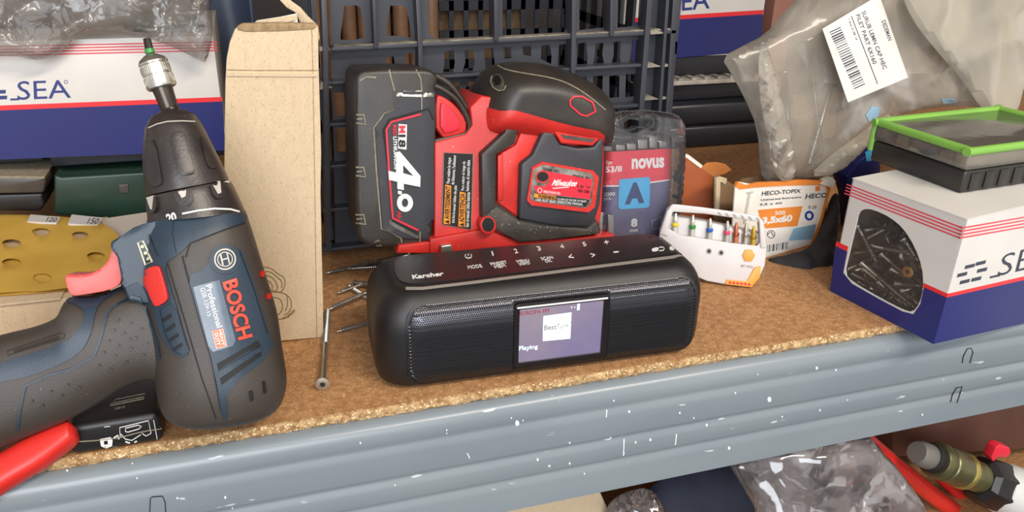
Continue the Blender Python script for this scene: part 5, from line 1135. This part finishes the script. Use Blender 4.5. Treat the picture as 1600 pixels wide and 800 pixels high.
J = Join(); line('', UT, [(172, 631), (225, 620), (227, 615), (182, 624)], .8, None, None, J=J, closed=True); line('', UT, [(172, 634), (225, 623)], .8, None, None, J=J); text('', UT, 'Li-ION 12V', [(180, 640), (196, 637), (196, 634), (180, 637)], None, None, J=J); J.mk('faint_print', 'dusty_line', bt_)
HP = PlN(onz(60, 716, .009), (-.05, -.62, .78))
tag(loft('pliers', HP, [(119, 669, 121, 686, .004, 0), (114, 664, 118, 691, .006, 0), (103, 661, 108, 700, .0075, 0), (50, 684, 68, 730, .008, 0), (0, 712, 8, 766, .008, 0), (-80, 755, -70, 822, .008, 0)], 'red', None, ex=3, n=32, sub=5, smooth=60), 'pliers with a glossy red handle running out at the lower left corner', 'pliers')
# ---------------------------------------------------------------- what lies on the lower shelf
film('bag_shiny', 'b0a4a4', .28, rough=.1, gloss=.45, var=.25, vs=18, bump=.2, bs=26, bd=.006)
mat('jacket', '2b3040', .85, var=.3, vs=30, bump=.3, bs=600); mat('fitting', '6d6a48', .35, .6, var=.3, vs=60); mat('grey_cap', '6a6660', .5); mat('cap_white', 'c9cac6', .35); mat('brass', 'b8a860', .3, .8)
mat('box_brown', '6b4436', .7, var=.3, vs=12)
LW = Pl((0, .05, 0)); QB = row_at(LW, 860, -.2495) - 2; QC = row_at(Pl((0, .085, 0)), 1600, -.2495) - 4
lb_ = thing('plastic_bag', (.42, .04, -.2), 'shiny crumpled plastic bag on the lower shelf under the beam', 'bag')
mk('bag_skin', *puffv(Pl((0, .04, 0), 0, 20), chaikin([(1137, 722), (1180, 700), (1340, 664), (1374, 702), (1422, 762), (1462, 820), (1480, 940), (1210, 940), (1185, 800), (1155, 752)], 1), .018, 40, 6, .014, 14, tb=.004, ridge=True), 'bag_shiny', lb_, smooth=22)
tag(mk('plastic_bag', *puffv(LW, chaikin([(945, 800), (958, 778), (985, 766), (1012, 762), (1030, 776), (1042, 806), (1070, 900), (940, 930)], 1), .010, 18, 6, .008, 50, tb=.004, ridge=True, seed=3), 'bag_shiny', None, smooth=22), 'small crumpled clear bag poking up beside the lower carton', 'bag')
tag(prism('cardboard_box', Pl((0, .06, 0)), [(760, 770), (934, 760), (952, 800), (990, QB - 5), (760, QB - 14)], -.12, 0, 'kraft', None, bev=.001), 'brown carton on the lower shelf, cut off by the bottom of the picture', 'box')
tag(mk('dark_jacket', *puffv(Pl((0, .115, 0), 0, 12), chaikin([(1000, 760), (1100, 720), (1200, 700), (1260, 760), (1270, 900), (970, 900)], 2), .02, 60, 12, .010, 16, tb=.01), 'jacket', None, smooth=70), 'dark blue-grey cloth bundle between the two crumpled bags', 'cloth')
vs, fs = tubev([LW.at(*p) for p in ((1300, 640), (1352, 688), (1400, 728), (1450, 768), (1500, 806), (1540, 840))] + [onz(1600, 885, -.238)], .0080, 14, 5)
tag(mk('hose', vs, fs, 'red', None), 'red hose running down to the right under the beam', 'hose')
vs, fs = tubev([Pl((0, .062, 0)).at(*p) for p in ((1440, 715), (1490, 765), (1540, 815), (1590, 865))], .006, 14, 5)
tag(mk('hose', vs, fs, 'red', None), 'second red hose half hidden below the brass valve', 'hose')
VP = Pl((0, .03, 0)); A = VP.at(1432, 706); B = VP.at(1537, 749); px = .56 / 1250
va = thing('valve', B, 'olive and grey pipe valve with brass ring and black collar', 'valve')
for n_, pr, m_ in (('grey_end', [(0, 20 * px), (.03, 24 * px), (.16, 25 * px), (.18, 22 * px)], 'grey_cap'), ('black_seal', [(.17, 25 * px), (.18, 28 * px), (.24, 28 * px), (.26, 26 * px)], 'dark'),
                   ('olive_barrel', [(.25, 32 * px), (.27, 35 * px), (.32, 36 * px), (.34, 33 * px), (.38, 33 * px), (.39, 35 * px), (.62, 35 * px), (.63, 33 * px)], 'fitting'), ('brass_ring', [(.62, 34 * px), (.64, 37 * px), (.68, 37 * px), (.70, 34 * px)], 'brass'), ('olive_barrel', [(.69, 30 * px), (.72, 32 * px), (1.0, 31 * px)], 'fitting')):
    lathe(n_, A, B, pr, m_, va, 32)
A2 = VP.at(1527, 746); B2_ = VP.at(1610, 782)
lathe('black_collar', A2, B2_, [(0, 36 * px), (.05, 46 * px), (.26, 54 * px), (.36, 52 * px)], 'black', va, 8, smooth=20)
A3 = VP.at(1552, 756, .004); B3 = VP.at(1670, 810, .004)
cpz = lathe('white_cap', A3, B3, [(0, 30 * px), (.02, 42 * px), (.1, 52 * px), (.3, 58 * px), (1, 60 * px)], 'cap_white', None, 36); tag(cpz, 'off-white ridged cap at the lower right corner', 'cap')
ax = B3 - A3; d = ax.normalized(); e1 = d.orthogonal().normalized(); g1 = d.cross(e1)
for k in range(12):
    a = 2 * math.pi * k / 12; r_1 = e1 * math.cos(a) + g1 * math.sin(a); t_1 = (e1 * -math.sin(a) + g1 * math.cos(a)) * .0018
    mk('ridge', *boxv(A3 + ax * .3 + r_1 * 57 * px - t_1, t_1 * 2, r_1 * .0016, ax * .6), 'cap_white', cpz, bev=.0004)
tag(prism('red_wing_nut', VP, [(1549, 716), (1556, 700), (1562, 695), (1578, 700), (1580, 708), (1572, 716), (1560, 714), (1552, 722)], -.006, .003, 'bright_red', None, bev=.0008), 'small pinkish red wing nut above the black collar of the valve', 'nut')
tag(prism('cardboard_box', Pl((0, .085, 0)), [(1395, 640), (1700, 600), (1700, QC - 20), (1395, QC)], -.12, 0, 'box_brown', None, bev=.001), 'dark reddish-brown carton behind the valve on the lower shelf', 'box')
# ---------------------------------------------------------------- end
